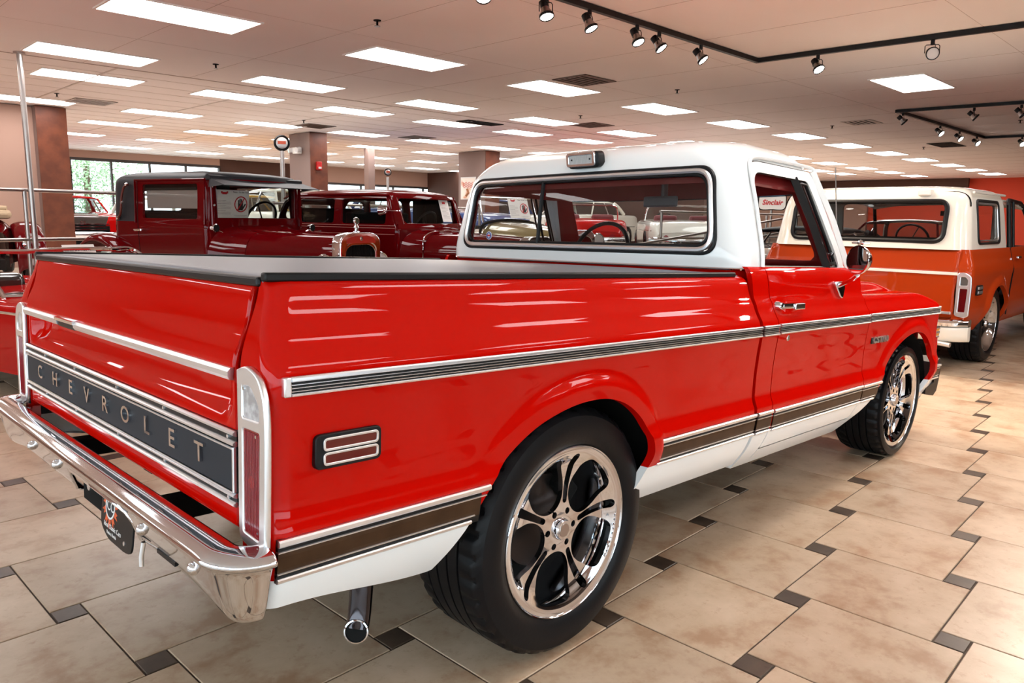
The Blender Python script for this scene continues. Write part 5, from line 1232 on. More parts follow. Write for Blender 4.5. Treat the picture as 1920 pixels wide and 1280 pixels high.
# windscreen frame and glass
MB().tube([(0.012, -0.535, 1.30), (0.012, 0.535, 1.30), (0.012, 0.535, 1.665), (0.012, -0.535, 1.665)], 0.011, 6, closed=True).build('windscreen_frame', M_MAROON, cp, True)
MB().box(-0.006, -0.002, -0.53, 0.53, 1.30, 1.66).build('windscreen', M_GLASS, cp)
for s in (-1, 1): MB().tube([(0.03, s * 0.60, 1.22), (0.03, s * 0.60, 1.70)], 0.018, 8).build('windscreen_post', M_MAROON, cp, True)
for s in (-1, 1):
    for z in (1.62, 1.44): MB().cyl((0.04, s * 0.60, z), (0.065, s * 0.60, z), 0.010, n=10).build('hinge_bolt', M_CHROME, cp)
MB().box(-1.07, -0.16, 0.628, 0.634, 1.30, 1.65).build('door_glass', M_GLASS, cp)
MB().box(-1.06, -0.16, -0.634, -0.630, 1.29, 1.65).build('door_glass', M_GLASS, cp)
MB().box(-1.03, -0.18, -0.615, -0.610, 1.40, 1.60).build('window_blind', mat('grey_blind', '#857570', 0.8), cp)
MB().cyl((-1.03, -0.612, 1.605), (-0.18, -0.612, 1.605), 0.015).build('blind_roller', M_DARK, cp)
MB().box(-1.45, -1.1, -0.58, 0.58, 0.9, 1.36).box(-1.5, -0.4, -0.6, 0.6, 0.6, 0.8).build('seat', M_DARK, cp, bevel=0.03)
bx('headlining', -1.5, -0.02, -0.56, 0.56, 1.70, 1.715, M_DARK, cp)
steering(cp, (-0.28, 0.30, 1.30), 0.45, 0.21)
hood_loft(cp, 'cowl', [(-0.02, 0.655, 0.7, 1.27), (0.12, 0.60, 0.7, 1.225), (0.36, 0.50, 0.7, 1.185)], M_MAROON, st=0.03)
hood_loft(cp, 'bonnet', [(0.365, 0.497, 0.7, 1.187), (0.9, 0.39, 0.72, 1.165), (1.40, 0.285, 0.74, 1.145)], M_MAROON)
MB().tube([(0.36, 0.0, 1.192), (1.42, 0, 1.150)], 0.006, 6).build('bonnet_hinge', M_MAROON, cp, True)
for s in (-1, 1):
    cl = part('cowl_lamp', cp); MB().cyl((0.14, s * 0.58, 1.16), (0.14, s * 0.66, 1.19), 0.008).build('stalk', M_CHROME, cl)
    MB().lathe([(0, -0.06), (0.03, -0.05), (0.042, 0), (0.044, 0.01), (0.038, 0.014)], 24, frame((0.15, s * 0.67, 1.205), (0, 1, 0), (0, 0, 1), (1, 0, 0))).build('shell', M_CHROME, cl, True)
    MB().lathe([(0, 0.014), (0.036, 0.012)], 24, frame((0.15, s * 0.67, 1.205), (0, 1, 0), (0, 0, 1), (1, 0, 0))).build('lens', M_DARK, cl, True)
# radiator shell
rs = part('radiator', cp)
def arch_loop(w, zb, zt, r, sh=0):
    return rpoly([(-w, zb), (w, zb), (w, zt - 0.05), (w * 0.62, zt), (-w * 0.62, zt), (-w, zt - 0.05)], [0.01, 0.01, r, r, r, r], 6)
RM = frame((1.44, 0, 0), (0, 1, 0), (0, 0, 1), (1, 0, 0))
curve_plate('shell', [arch_loop(0.285, 0.6, 1.175, 0.10), arch_loop(0.235, 0.64, 1.095, 0.05)], 0.05, 0.012, RM, M_CHROME, rs)
curve_plate('enamel_panel', [rpoly([(-0.22, 1.08), (0.22, 1.08), (0.20, 1.13), (0.10, 1.155), (-0.10, 1.155), (-0.20, 1.13)], 0.03)], 0.002, 0, RM @ Matrix.Translation((0, 0, 0.064)), mat('red_enamel', '#a5281c', 0.3), rs)
MB().box(1.43, 1.44, -0.24, 0.24, 0.62, 1.10).build('core', M_DARK, rs)
ml = MB()
for y in frange(-0.22, 0.22, 0.02): ml.box(1.44, 1.447, y - 0.002, y + 0.002, 0.64, 1.08)
tag(ml.build('core_fins', M_BLACK, rs), kind='stuff')
curve_plate('inner_trim', [arch_loop(0.232, 0.645, 1.09, 0.05), arch_loop(0.220, 0.655, 1.065, 0.045)], 0.008, 0.003, RM @ Matrix.Translation((0, 0, 0.045)), M_CHROME, rs)
MB().lathe([(0, 0.006), (0.018, 0.004), (0.022, 0)], 16, RM @ Matrix.Translation((0, 1.125, 0.066))).build('badge', M_CHROME, rs, True)
mm = part('radiator_mascot', cp)
MB().lathe([(0.035, 1.17), (0.036, 1.19), (0.022, 1.20), (0.020, 1.225), (0.030, 1.235), (0.018, 1.25), (0.012, 1.27)], 20).build('cap', M_CHROME, mm, True); mm.location = (1.44, 0, 0)
MB().lathe([(0, 0.012), (0.026, 0.012), (0.036, 0.010), (0.040, 0), (0.036, -0.010), (0, -0.012)], 28, frame((0, 0, 1.30), (0, 1, 0), (0, 0, 1), (1, 0, 0))).build('gauge', M_CHROME, mm, True)
MB().lathe([(0, 0.0125), (0.024, 0.0125)], 24, frame((0, 0, 1.30), (0, 1, 0), (0, 0, 1), (1, 0, 0))).build('gauge_face', mat('gauge_green', '#3c4636', 0.4), mm, True)
for s in (-1, 1): headlamp(cp, 1.38, s * 0.42, 0.86, 0.115)
MB().cyl((1.36, -0.6, 0.80), (1.36, 0.6, 0.80), 0.018).build('lamp_bar', M_CHROME, cp, True)
for s in (-1, 1):
    fender(cp, [(0.30, 0.42), (0.55, 0.55), (0.85, 0.80), (1.15, 0.87), (1.45, 0.80), (1.62, 0.55)], 0.26, s * 0.66, M_MAROON)
    fender(cp, [(-2.35, 0.45), (-2.28, 0.80), (-2.0, 1.06), (-1.70, 1.11), (-1.40, 0.98), (-1.15, 0.65), (-1.0, 0.42)], 0.30, s * 0.66, M_MAROON)
    simple_wheel(cp, 1.15, s * 0.72, 0.37, 0.37, s); simple_wheel(cp, -1.72, s * 0.72, 0.37, 0.37, s)
    MB().box(-1.0, 0.35, s * 0.60, s * 0.82, 0.40, 0.43).build('running_board', M_DARK, cp)
hood_loft(cp, 'boot', [(-2.15, 0.45, 0.6, 0.85), (-1.9, 0.56, 0.6, 1.02), (-1.62, 0.62, 0.6, 1.14)], M_MAROON)
MB().box(-1.9, 1.4, -0.35, 0.35, 0.36, 0.5).build('chassis', M_DARK, cp)
notice(PC @ frame((-0.028, -0.30, 1.455), (0, 1, 0), (0.12, 0, 0.99), (0.99, 0, -0.12)), 'white do-not-touch sheets behind the windscreen of the maroon coupe', 0.215, 0.295)

# ---------------- maroon sedan
PS = pose(4.60, 5.40, -78.0)
sd = thing('vintage_sedan', 'dark maroon 1930s sedan with a steel roof, right behind the coupe radiator', 'car', mw=PS)
sw_ = mono([(0.5, 0.66), (0.8, 0.70), (1.15, 0.705), (1.25, 0.695), (1.5, 0.665), (1.60, 0.645), (1.635, 0.60), (1.66, 0.52), (1.68, 0.40), (1.70, 0.22), (1.71, 0.03)])
sx0 = mono([(0.5, -2.25), (0.9, -2.35), (1.25, -2.32), (1.5, -2.22), (1.60, -2.10), (1.66, -1.90), (1.70, -1.5), (1.71, -1.2)])
sx1 = mono([(0.5, 0.06), (1.2, 0.06), (1.25, 0.03), (1.60, -0.10), (1.635, -0.13), (1.66, -0.20), (1.68, -0.32), (1.70, -0.7), (1.71, -1.1)])
h1_ = rrect(-0.93, -0.16, 1.255, 1.565, 0.04); h2_ = rrect(-1.70, -1.06, 1.255, 1.565, 0.04); h3_ = rrect(-2.15, -1.82, 1.255, 1.55, 0.06); hws = rrect(-0.56, 0.56, 1.265, 1.575, 0.05)
def sedan_h(x, y, z):
    if abs(y) > 0.60 and x < -0.06: return min(h1_(x, z), h2_(x, z), h3_(x, z)) if h1_(x, z) > 0 and h2_(x, z) > 0 and h3_(x, z) > 0 else min(h1_(x, z), h2_(x, z), h3_(x, z))
    if x > -0.16 and abs(y) < 0.60: return hws(y, z)
    if x < -2.0 and abs(y) < 0.5: return rrect(-0.4, 0.4, 1.30, 1.50, 0.06)(y, z)
    return 1
vshell(sd, 'body', sw_, sx0, sx1, 0.30, 0.07, sedan_h, 0.5, 1.71, [M_MAROON, M_TOP], matf=lambda x, y, z: 1 if z > 1.685 else 0)
M_PIN = mat('pinstripe', '#a5605a', 0.4)
for s in (-1, 1):
    for z in (1.205, 1.235, 1.13): MB().tube([(x, s * (sw_(z) + 0.003), z) for x in frange(-2.0, 0.0, 0.2)], 0.003, 6).build('pinstripe', M_PIN, sd)
    MB().tube(catmull([(-2.1, s * 0.60, 1.57), (-1.8, s * 0.655, 1.615), (-0.9, s * 0.655, 1.62), (-0.22, s * 0.650, 1.61), (-0.12, s * 0.645, 1.585), (-0.05, s * 0.66, 1.40), (0.03, s * 0.69, 1.25)], 6), 0.014, 8).build('drip_moulding', M_MAROON, sd, True)
MB().box(-0.62, -0.60, 0.55, 0.60, 1.25, 1.6).build('pillar', M_DARK, sd)
for x0_, x1_ in ((-0.94, -0.15), (-1.71, -1.05)):
    for s in (-1, 1): MB().box(x0_, x1_, s * 0.655, s * 0.660, 1.25, 1.57).build('door_glass', M_GLASSD if s < 0 and x0_ < -1 else M_GLASS, sd)
MB().add([(0.0, -0.57, 1.26), (0.0, 0.57, 1.26), (-0.105, 0.57, 1.58), (-0.105, -0.57, 1.58)], [(0, 1, 2, 3)]).build('windscreen', M_GLASS, sd)
MB().tube([(0.032, -0.575, 1.262), (0.05, 0, 1.258), (0.032, 0.575, 1.262), (-0.085, 0.565, 1.575), (-0.075, 0, 1.580), (-0.085, -0.565, 1.575)], 0.010, 6, closed=True).build('windscreen_frame', M_CHROME, sd, True)
MB().box(-1.0, -0.85, -0.55, 0.55, 0.6, 1.40).box(-1.1, -0.3, -0.6, 0.6, 0.55, 0.8).box(-1.9, -1.75, -0.6, 0.6, 0.6, 1.45).build('seat', M_DARK, sd, bevel=0.03)
bx('side_curtain', -0.82, -0.30, 0.60, 0.64, 1.25, 1.57, M_DARK, sd)
steering(sd, (-0.33, 0.28, 1.24), 0.5, 0.20)
hood_loft(sd, 'cowl', [(0.0, 0.69, 0.7, 1.245), (0.15, 0.64, 0.7, 1.20), (0.33, 0.57, 0.7, 1.165)], M_MAROON, st=0.03)
hood_loft(sd, 'bonnet', [(0.335, 0.568, 0.7, 1.167), (0.9, 0.44, 0.7, 1.145), (1.55, 0.28, 0.7, 1.11)], M_MAROON)
MB().tube(catmull([(0.335, -0.575, 0.72), (0.335, -0.572, 0.98), (0.335, -0.545, 1.10), (0.335, -0.42, 1.160), (0.335, -0.2, 1.178), (0.335, 0.1, 1.178), (0.335, 0.45, 1.158), (0.335, 0.56, 1.06)], 6), 0.007, 8).build('bonnet_bead', M_CHROME, sd, True)
MB().tube([(0.34, 0, 1.17), (1.55, 0, 1.118)], 0.005, 6).build('bonnet_hinge', M_CHROME, sd, True)
sl = part('spotlamp', sd); MB().cyl((0.0, -0.66, 1.42), (0.12, -0.74, 1.42), 0.008).build('stalk', M_CHROME, sl, True)
MB().lathe([(0, -0.07), (0.04, -0.055), (0.058, 0), (0.062, 0.012), (0.05, 0.02), (0, 0.026)], 28, frame((-0.12, -0.80, 1.42), (0, 1, 0), (0, 0, 1), (-1, -0.2, 0))).build('lamp', M_CHROME, sl, True); MB().cyl((-0.1, -0.80, 1.42), (0.06, -0.70, 1.415), 0.006).build('arm', M_CHROME, sl)
curve_plate('shell', [arch_loop(0.30, 0.5, 1.13, 0.10), arch_loop(0.26, 0.55, 1.06, 0.08)], 0.05, 0.01, frame((1.60, 0, 0), (0, 1, 0), (0, 0, 1), (1, 0, 0)), M_CHROME, sd)
MB().box(1.585, 1.60, -0.27, 0.27, 0.52, 1.08).build('radiator_core', M_DARK, sd)
for s in (-1, 1):
    headlamp(sd, 1.42, s * 0.46, 0.93, 0.12)
    fender(sd, [(0.25, 0.42), (0.55, 0.62), (0.9, 0.86), (1.25, 0.91), (1.6, 0.80), (1.78, 0.50)], 0.32, s * 0.70, M_MAROON); fender(sd, [(-2.7, 0.5), (-2.55, 0.82), (-2.2, 0.97), (-1.85, 0.85), (-1.6, 0.45)], 0.28, s * 0.70, M_MAROON)
    simple_wheel(sd, 1.25, s * 0.76, 0.37, 0.37, s); simple_wheel(sd, -2.2, s * 0.76, 0.37, 0.37, s); MB().box(-1.6, 0.3, s * 0.64, s * 0.86, 0.36, 0.40).build('running_board', M_DARK, sd)
MB().box(-2.3, 1.5, -0.4, 0.4, 0.36, 0.5).build('chassis', M_DARK, sd)
notice(PS @ frame((-0.03, 0.335, 1.43), (0, 1, 0), (-0.3, 0, 0.95), (0.95, 0, 0.3)), 'white paper sheet hung inside the windscreen of the maroon sedan', 0.19, 0.30, two=False, typed=True)

# ================================================================== GENERIC 1940s-70s CARS
def classic(name, label, X, Y, deg, col, L=4.6, Wd=1.8, zh=0.95, zb=1.0, zt=0.95, zr=None, xf=0.6, xr=-1.2, col2=None, z0=0.0, stripes=None, group=None, cat='car', grille=True, noseround=1.0, whitetop=None, R=0.33, interior=None, frame_m=None, wsh=0.32, rake=0.28):
    """x forward, windscreen base at xf, rear glass base at xr, z measured from the ground it stands on"""
    M = pose(X, Y, deg); M.translation.z = z0
    t = thing(name, label, cat, mw=M, group=group)
    hx = L / 2; hw_ = Wd / 2
    top = mono([(-hx, zt - 0.22), (-hx + 0.12, zt - 0.04), (-hx + 0.5, zt), (xr - 0.1, zb), (xf + 0.1, zb), (xf + 0.6, zh + 0.01), (hx - 0.5, zh - 0.03), (hx - 0.12, zh - 0.10), (hx, zh - 0.26)])
    wid = mono([(-hx, hw_ * 0.82), (-hx + 0.35, hw_ * 0.96), (-0.5, hw_), (0.6, hw_), (hx - 0.5, hw_ * 0.96), (hx - 0.1, hw_ * 0.84), (hx, hw_ * 0.74)])
    axf, axr = hx - 0.85, -hx + 0.95
    def P(u, v):
        w_ = wid(u); zt_ = top(u); zb_ = 0.24
        if v <= 1: # right side up
            z = zb_ + (zt_ - 0.08 - zb_) * v; y = -(w_ - 0.05 * (1 - v) ** 2 - 0.03 * v ** 4); return (u, y, z)
        if v <= 1.5: a = (v - 1) * PI; return (u, -(w_ - 0.03) + 0.10 * (1 - math.cos(a)), zt_ - 0.08 + 0.08 * math.sin(a))
        if v <= 2.5: q = v - 1.5; yy = -(w_ - 0.13) * (1 - 2 * q); return (u, yy, zt_ + 0.025 * (1 - (1 - 2 * q) ** 2))
        if v <= 3: a = (3 - v) * PI; return (u, (w_ - 0.03) - 0.10 * (1 - math.cos(a)), zt_ - 0.08 + 0.08 * math.sin(a))
        k = 4 - v; z = zb_ + (zt_ - 0.08 - zb_) * k; return (u, (w_ - 0.05 * (1 - k) ** 2 - 0.03 * k ** 4), z)
    def sd_(x, y, z):
        if abs(y) > hw_ * 0.6: return min(math.hypot(x - axf, z - R) - R * 1.12, math.hypot(x - axr, z - R) - R * 1.12)
        if zr is None and xr + 0.15 < x < xf - 0.1 and abs(y) < hw_ - 0.2 and z > 0.8: return -1
        return 1
    cc = col
    fm = None; mats = [cc]
    if stripes: mats.append(stripes); fm = lambda x, y, z: 1 if (0.12 < abs(y) < 0.45 and z > 0.7 and x > xf) else 0
    if col2: mats = [cc, col2]; fm = lambda x, y, z: 1 if z < 0.62 else 0
    msurf('body', P, frange(-hx, hx, 0.06), frange(0, 1, 0.1) + [1.12, 1.25, 1.38, 1.5, 1.6, 1.75, 2, 2.25, 2.4, 2.5, 2.62, 2.75, 2.88, 3] + frange(3.1, 4, 0.1), mats, t, sd_, 0, matf=fm, lip=(0, 0, -0.02), sharp=60)
    for sx_ in (-1, 1):
        pr = [P(sx_ * hx, v) for v in frange(0, 1, 0.1) + [1.25, 1.5, 2, 2.5, 2.75, 3] + frange(3.1, 4, 0.1)]
        MB().add(pr, [tuple(range(len(pr)))]).build('end_panel', cc if not (grille and sx_ > 0) else M_DARK, t)
    # cabin
    zw = zb + 0.01; fmm = frame_m or cc
    if zr:
        xt0, xt1 = xf - rake * 1.2, xr + 0.35
        roof_m = whitetop or cc; Rw = hw_ - 0.24; Bw = hw_ - 0.09
        def RP(u, v):
            a = PI * v; y = -Rw * math.cos(a); e = 1 - abs(2 * u - 1) ** 4
            return (xt1 + (xt0 - xt1) * u, y, zr - 0.10 + 0.10 * (math.sin(a) ** 0.5) * (0.5 + 0.5 * e))
        msurf('roof', RP, frange(0, 1, 0.06), frange(0.0, 1, 0.05), [roof_m], t, None, 0.02)
        for s in (-1, 1):
            MB().tube([(xf, s * Bw, zw), (xt0, s * Rw, zr - 0.09)], 0.022, 8).build('windscreen_pillar', fmm, t, True)
            MB().tube(catmull([(xr, s * Bw, zw), (xr + 0.2, s * (Bw + Rw) / 2, (zw + zr) / 2), (xt1, s * Rw, zr - 0.09)], 4), 0.05, 8).build('rear_pillar', roof_m, t, True)
            MB().tube([((xf + xr) / 2, s * Bw, zw), ((xt0 + xt1) / 2, s * Rw, zr - 0.09)], 0.018, 8).build('centre_pillar', M_CHROME, t, True)
            MB().add([(xf, s * Bw, zw), (xr, s * Bw, zw), (xt1, s * Rw, zr - 0.10), (xt0, s * Rw, zr - 0.10)], [(0, 1, 2, 3)]).build('side_glass', M_GLASSD, t)
            MB().tube([(xt0, s * Rw, zr - 0.10), (xt1, s * Rw, zr - 0.10)], 0.012, 6).build('drip_trim', M_CHROME, t, True)
        MB().add([(xf, -Bw, zw), (xf, Bw, zw), (xt0, Rw, zr - 0.08), (xt0, -Rw, zr - 0.08)], [(0, 1, 2, 3)]).build('windscreen', M_GLASSD, t)
        MB().add([(xr, -Bw, zw), (xr, Bw, zw), (xt1, Rw, zr - 0.08), (xt1, -Rw, zr - 0.08)], [(0, 1, 2, 3)]).build('rear_glass', M_GLASSD, t)
        bx('seats', xr + 0.2, xf - 0.4, -hw_ + 0.25, hw_ - 0.25, 0.5, zb + 0.02, interior or M_DARK, t, 0.05)
    else:
        Bw = hw_ - 0.14; zq = zw + wsh
        pts = catmull([(xf - 0.02, -Bw, zw - 0.02), (xf - rake, -Bw + 0.06, zq - 0.03), (xf - rake + 0.06, -Bw * 0.5, zq), (xf - rake + 0.08, 0, zq + 0.01), (xf - rake + 0.06, Bw * 0.5, zq), (xf - rake, Bw - 0.06, zq - 0.03), (xf - 0.02, Bw, zw - 0.02)], 6)
        MB().tube(pts, 0.018, 8).build('windscreen_frame', M_CHROME, t, True)
        MB().tube(catmull([(xf - 0.02, -Bw, zw), (xf + 0.12, -Bw * 0.5, zw), (xf + 0.15, 0, zw), (xf + 0.12, Bw * 0.5, zw), (xf - 0.02, Bw, zw)], 6), 0.014, 8).build('cowl_trim', M_CHROME, t, True)
        MB().add([(xf, -Bw, zw), (xf + 0.1, 0, zw), (xf, Bw, zw), (xf - rake, Bw - 0.06, zq - 0.03), (xf - rake + 0.08, 0, zq), (xf - rake, -Bw + 0.06, zq - 0.03)], [(0, 1, 4, 5), (1, 2, 3, 4)]).build('windscreen', M_GLASS, t)
        bx('cockpit_floor', xr, xf, -hw_ + 0.2, hw_ - 0.2, 0.35, 0.5, M_DARK, t); bx('dashboard', xf - 0.22, xf, -hw_ + 0.16, hw_ - 0.16, 0.75, zb, interior or M_DARK, t, 0.03)
        for s in (-0.38, 0.38): bx('seat', xr + 0.25, xr + 0.45, s - 0.25, s + 0.25, 0.45, zb + 0.12, interior or M_DARK, t, 0.06)
        steering(t, (xf - 0.42, 0.36, zb + 0.03), 0.5, 0.18)
    for s in (-1, 1):
        simple_wheel(t, axf, s * (hw_ - 0.03), R, R, s, 0.2); simple_wheel(t, axr, s * (hw_ - 0.03), R, R, s, 0.2)
        headlamp(t, hx - 0.04, s * (wid(hx - 0.1) - 0.15), zh - 0.24, 0.085)
        MB().tube([(x, s * (wid(x) - 0.012), 0.66) for x in frange(-hx + 0.2, hx - 0.2, 0.3)], 0.010, 6).build('side_trim', M_CHROME, t, True)
        MB().cyl((-hx - 0.01, s * (hw_ * 0.6), zt - 0.32), (-hx - 0.04, s * (hw_ * 0.6), zt - 0.32), 0.06, n=20).build('tail_lamp', M_REDLENS, t, True)
    for sx_, nm in ((1, 'front_bumper'), (-1, 'rear_bumper')):
        MB().sweep([(0, 0.38), (0.04, 0.40), (0.05, 0.46), (0.04, 0.52), (0, 0.54)], [((sx_ * (hx + 0.03 - 0.10 * abs(y / hw_) ** 3), y, 0), (sx_, 0, 0), (0, 0, 1)) for y in frange(-hw_ + 0.03, hw_ - 0.03, 0.1)]).build(nm, M_CHROME, t, True)
    for s in (-1, 1): bx('lamp_surround', hx - 0.06, hx + 0.005, s * hw_ * 0.56, s * hw_ * 0.76, 0.5, zh - 0.13, cc, t, 0.015)
    if grille:
        MB().box(hx - 0.01, hx + 0.01, -hw_ * 0.55, hw_ * 0.55, 0.56, zh - 0.30).build('grille_mesh', M_DARK, t)
        for z in (0.58, 0.64, 0.70): MB().box(hx, hx + 0.02, -hw_ * 0.55, hw_ * 0.55, z - 0.008, z + 0.008).build('grille_bar', M_CHROME, t)
    bx('underbody', -hx + 0.3, hx - 0.3, -hw_ + 0.25, hw_ - 0.25, 0.2, 0.4, M_DARK, t)
    return t
# ---- raised floors
def platform(nm, x0, x1, y0, y1, z):
    o = MB().box(x0, x1, y0, y1, 0, z).build(nm, mat('platform_floor', '#cdbba9', 0.4) if 'platform_floor' not in bpy.data.materials else bpy.data.materials['platform_floor']); return tag(o, kind='structure')
platform('floor_2', -6, 9.0, 8.25, 22.5, 0.38); platform('floor_3', 9.0, 31, 4.9, 22.5, 0.48)

M_RED2 = mat('bright_red_paint', (0.36, 0.003, 0.003), 0.4, 0, 0.5, spec=0.0)
M_BLUE = mat('blue_paint', (0.03, 0.06, 0.18), 0.35, 0.2, 0.8, spec=0.2)
M_WH2 = mat('ivory_paint', '#d9d6cd', 0.3, 0, 1.0)
M_YEL = mat('yellow_paint', '#d69a1e', 0.3, 0, 1.0)
M_BLK2 = mat('gloss_black', (0.012, 0.012, 0.014), 0.15, 0, 1.0)
M_DKR = mat('deep_red_paint', (0.085, 0.0015, 0.003), 0.4, 0, 0.5, spec=0.0)
M_RINT = mat('dark_red_leather', (0.12, 0.006, 0.01), 0.5)
c = classic('roadster', 'low bright red roadster with chrome windscreen frame, left behind the tailgate', 0.104, 4.555, -75, M_RED2, 4.1, 1.62, 0.74, 0.735, 0.72, None, 0.45, -0.75, wsh=0.30, rake=0.40, R=0.31, interior=M_BLK2)
MB().tube([pose(0.104, 4.555, -75).inverted() @ Vector(v) for v in ((-0.05, 3.3, 0.76), (0.02, 3.6, 0.79))], 0.004).build('wiper', M_BLACK, c)
notice(pose(0.104, 4.555, -75) @ frame((0.14, 0.06, 1.035), (0, 1, 0), (-0.45, 0, 0.89), (0.89, 0, 0.45)), 'white do-not-touch card standing in the red roadster windscreen', 0.26, 0.12, two=False, plain=True)
c = classic('muscle_car', 'red 1970s coupe with black hood stripes, facing out beside the wood column', 3.78, 18.45, -97, M_RED2, 4.8, 1.85, 0.93, 0.95, 0.95, 1.36, 0.5, -1.3, z0=0.38, stripes=M_BLK2, R=0.33)
text_mesh('SS', 0.13, 0.005, frame((2.425, 0, 0.72), (0, 1, 0), (0, 0, 1), (1, 0, 0)), 'badge_letters', M_CHROME, c)
classic('sedan_car', 'white car parked behind the red striped coupe by the far windows', 6.35, 19.6, -95, M_WH2, 4.8, 1.85, 0.92, 0.95, 0.95, 1.38, 0.5, -1.3, z0=0.38)
classic('sedan_car', 'yellow car seen through the windscreen of the maroon coupe', 7.4, 15.6, -12, M_YEL, 4.6, 1.8, 0.95, 1.0, 1.0, 1.45, 0.5, -1.3, z0=0.38)
classic('finned_car', 'white and red 1950s car seen through the maroon sedan windows', 5.95, 10.98, -90, M_WH2, 4.4, 1.8, 0.98, 1.02, 1.0, 1.48, 0.5, -1.3, z0=0.38, whitetop=M_WH2, col2=M_RED2)
classic('hot_rod', 'dark blue-grey car seen through the right of the sedan windscreen', 15.2, 15.4, 200, M_BLUE, 4.4, 1.8, 0.95, 1.0, 0.98, 1.45, 0.5, -1.2, z0=0.48)
classic('coupe_car', 'shiny blue car seen at the left of the cab rear window', 8.8, 10.95, -80, M_BLUE, 4.8, 1.85, 0.98, 1.04, 1.02, 1.40, 0.4, -1.3, z0=0.48)
classic('convertible', 'red open sports car seen behind the steering wheel of the pickup', 11.95, 8.9, 40, M_RED2, 4.3, 1.80, 0.86, 0.86, 0.84, None, 0.4, -0.8, z0=0.48, interior=M_RINT)
classic('convertible', 'white open sports car beside the red one, seen through the cab window', 13.1, 7.1, 40, M_WH2, 4.3, 1.80, 0.86, 0.86, 0.84, None, 0.4, -0.8, z0=0.48, interior=M_RINT)
classic('hardtop_car', 'ivory hardtop car behind the two sports cars', 15.5, 12.2, 187, M_WH2, 4.7, 1.9, 0.98, 1.0, 1.0, 1.42, 0.5, -1.3, z0=0.48, whitetop=M_CREAM)
classic('black_car', 'dark soft-top car low at the right edge of the cab rear window', 9.6, 2.75, 178, M_BLK2, 4.2, 1.8, 0.98, 1.0, 0.98, 1.30, 0.4, -1.2, whitetop=M_TOP)
classic('dark_red_car', 'deep red car seen through the pickup door window', 14.9, 3.0, 178, M_DKR, 4.8, 1.85, 1.0, 1.05, 1.0, 1.45, 0.5, -1.3, whitetop=M_BLK2)

# gold tourer facing out
PG = pose(6.75, 6.0, -93)
g = thing('vintage_tourer', 'olive gold vintage tourer with windscreen folded up, seen through the cab window', 'car', mw=PG)
M_GOLD = mat('olive_gold_paint', (0.20, 0.15, 0.06), 0.3, 0.3, 1.0)
hood_loft(g, 'bonnet', [(-0.1, 0.62, 0.7, 1.30), (0.5, 0.50, 0.7, 1.25), (1.3, 0.30, 0.72, 1.17)], M_GOLD)
hood_loft(g, 'body', [(-1.9, 0.50, 0.5, 0.95), (-1.6, 0.62, 0.5, 1.12), (-0.12, 0.64, 0.5, 1.20)], M_GOLD)
MB().tube(catmull([(-0.10, -0.62, 0.9), (-0.10, -0.60, 1.2), (-0.10, -0.40, 1.29), (-0.10, 0, 1.32), (-0.10, 0.40, 1.29), (-0.10, 0.60, 1.2), (-0.10, 0.62, 0.9)], 6), 0.022, 8).build('cowl_roll', M_DARK, g, True)
MB().tube([(-0.1, -0.56, 1.28), (-0.22, -0.55, 1.66), (-0.22, 0.55, 1.66), (-0.1, 0.56, 1.28)], 0.014, 8).build('windscreen_frame', M_CHROME, g, True)
MB().add([(-0.1, -0.55, 1.29), (-0.1, 0.55, 1.29), (-0.22, 0.55, 1.65), (-0.22, -0.55, 1.65)], [(0, 1, 2, 3)]).build('windscreen', M_GLASS, g)
curve_plate('shell', [arch_loop(0.30, 0.5, 1.19, 0.12), arch_loop(0.255, 0.55, 1.12, 0.09)], 0.04, 0.01, frame((1.34, 0, 0), (0, 1, 0), (0, 0, 1), (1, 0, 0)), M_CHROME, g)
MB().box(1.33, 1.345, -0.27, 0.27, 0.52, 1.13).build('radiator_core', M_DKR, g)
for s in (-1, 1):
    headlamp(g, 1.32, s * 0.44, 1.02, 0.13); fender(g, [(0.2, 0.42), (0.5, 0.62), (0.85, 0.92), (1.2, 0.97), (1.55, 0.85), (1.72, 0.5)], 0.30, s * 0.68, M_GOLD)
    simple_wheel(g, 1.15, s * 0.74, 0.37, 0.37, s); simple_wheel(g, -1.7, s * 0.74, 0.37, 0.37, s); fender(g, [(-2.15, 0.45), (-2.0, 0.78), (-1.7, 0.90), (-1.4, 0.78), (-1.2, 0.45)], 0.28, s * 0.68, M_GOLD)
MB().box(-1.9, 1.3, -0.4, 0.4, 0.36, 0.5).build('chassis', M_DARK, g); bx('seat', -1.2, -1.0, -0.5, 0.5, 0.6, 1.22, M_DARK, g, 0.05)
notice(PG @ frame((-0.09, 0.16, 1.50), (0, 1, 0), (-0.3, 0, 0.95), (0.95, 0, 0.3)), 'white do-not-touch sheets seen through the cab rear window', 0.21, 0.32)

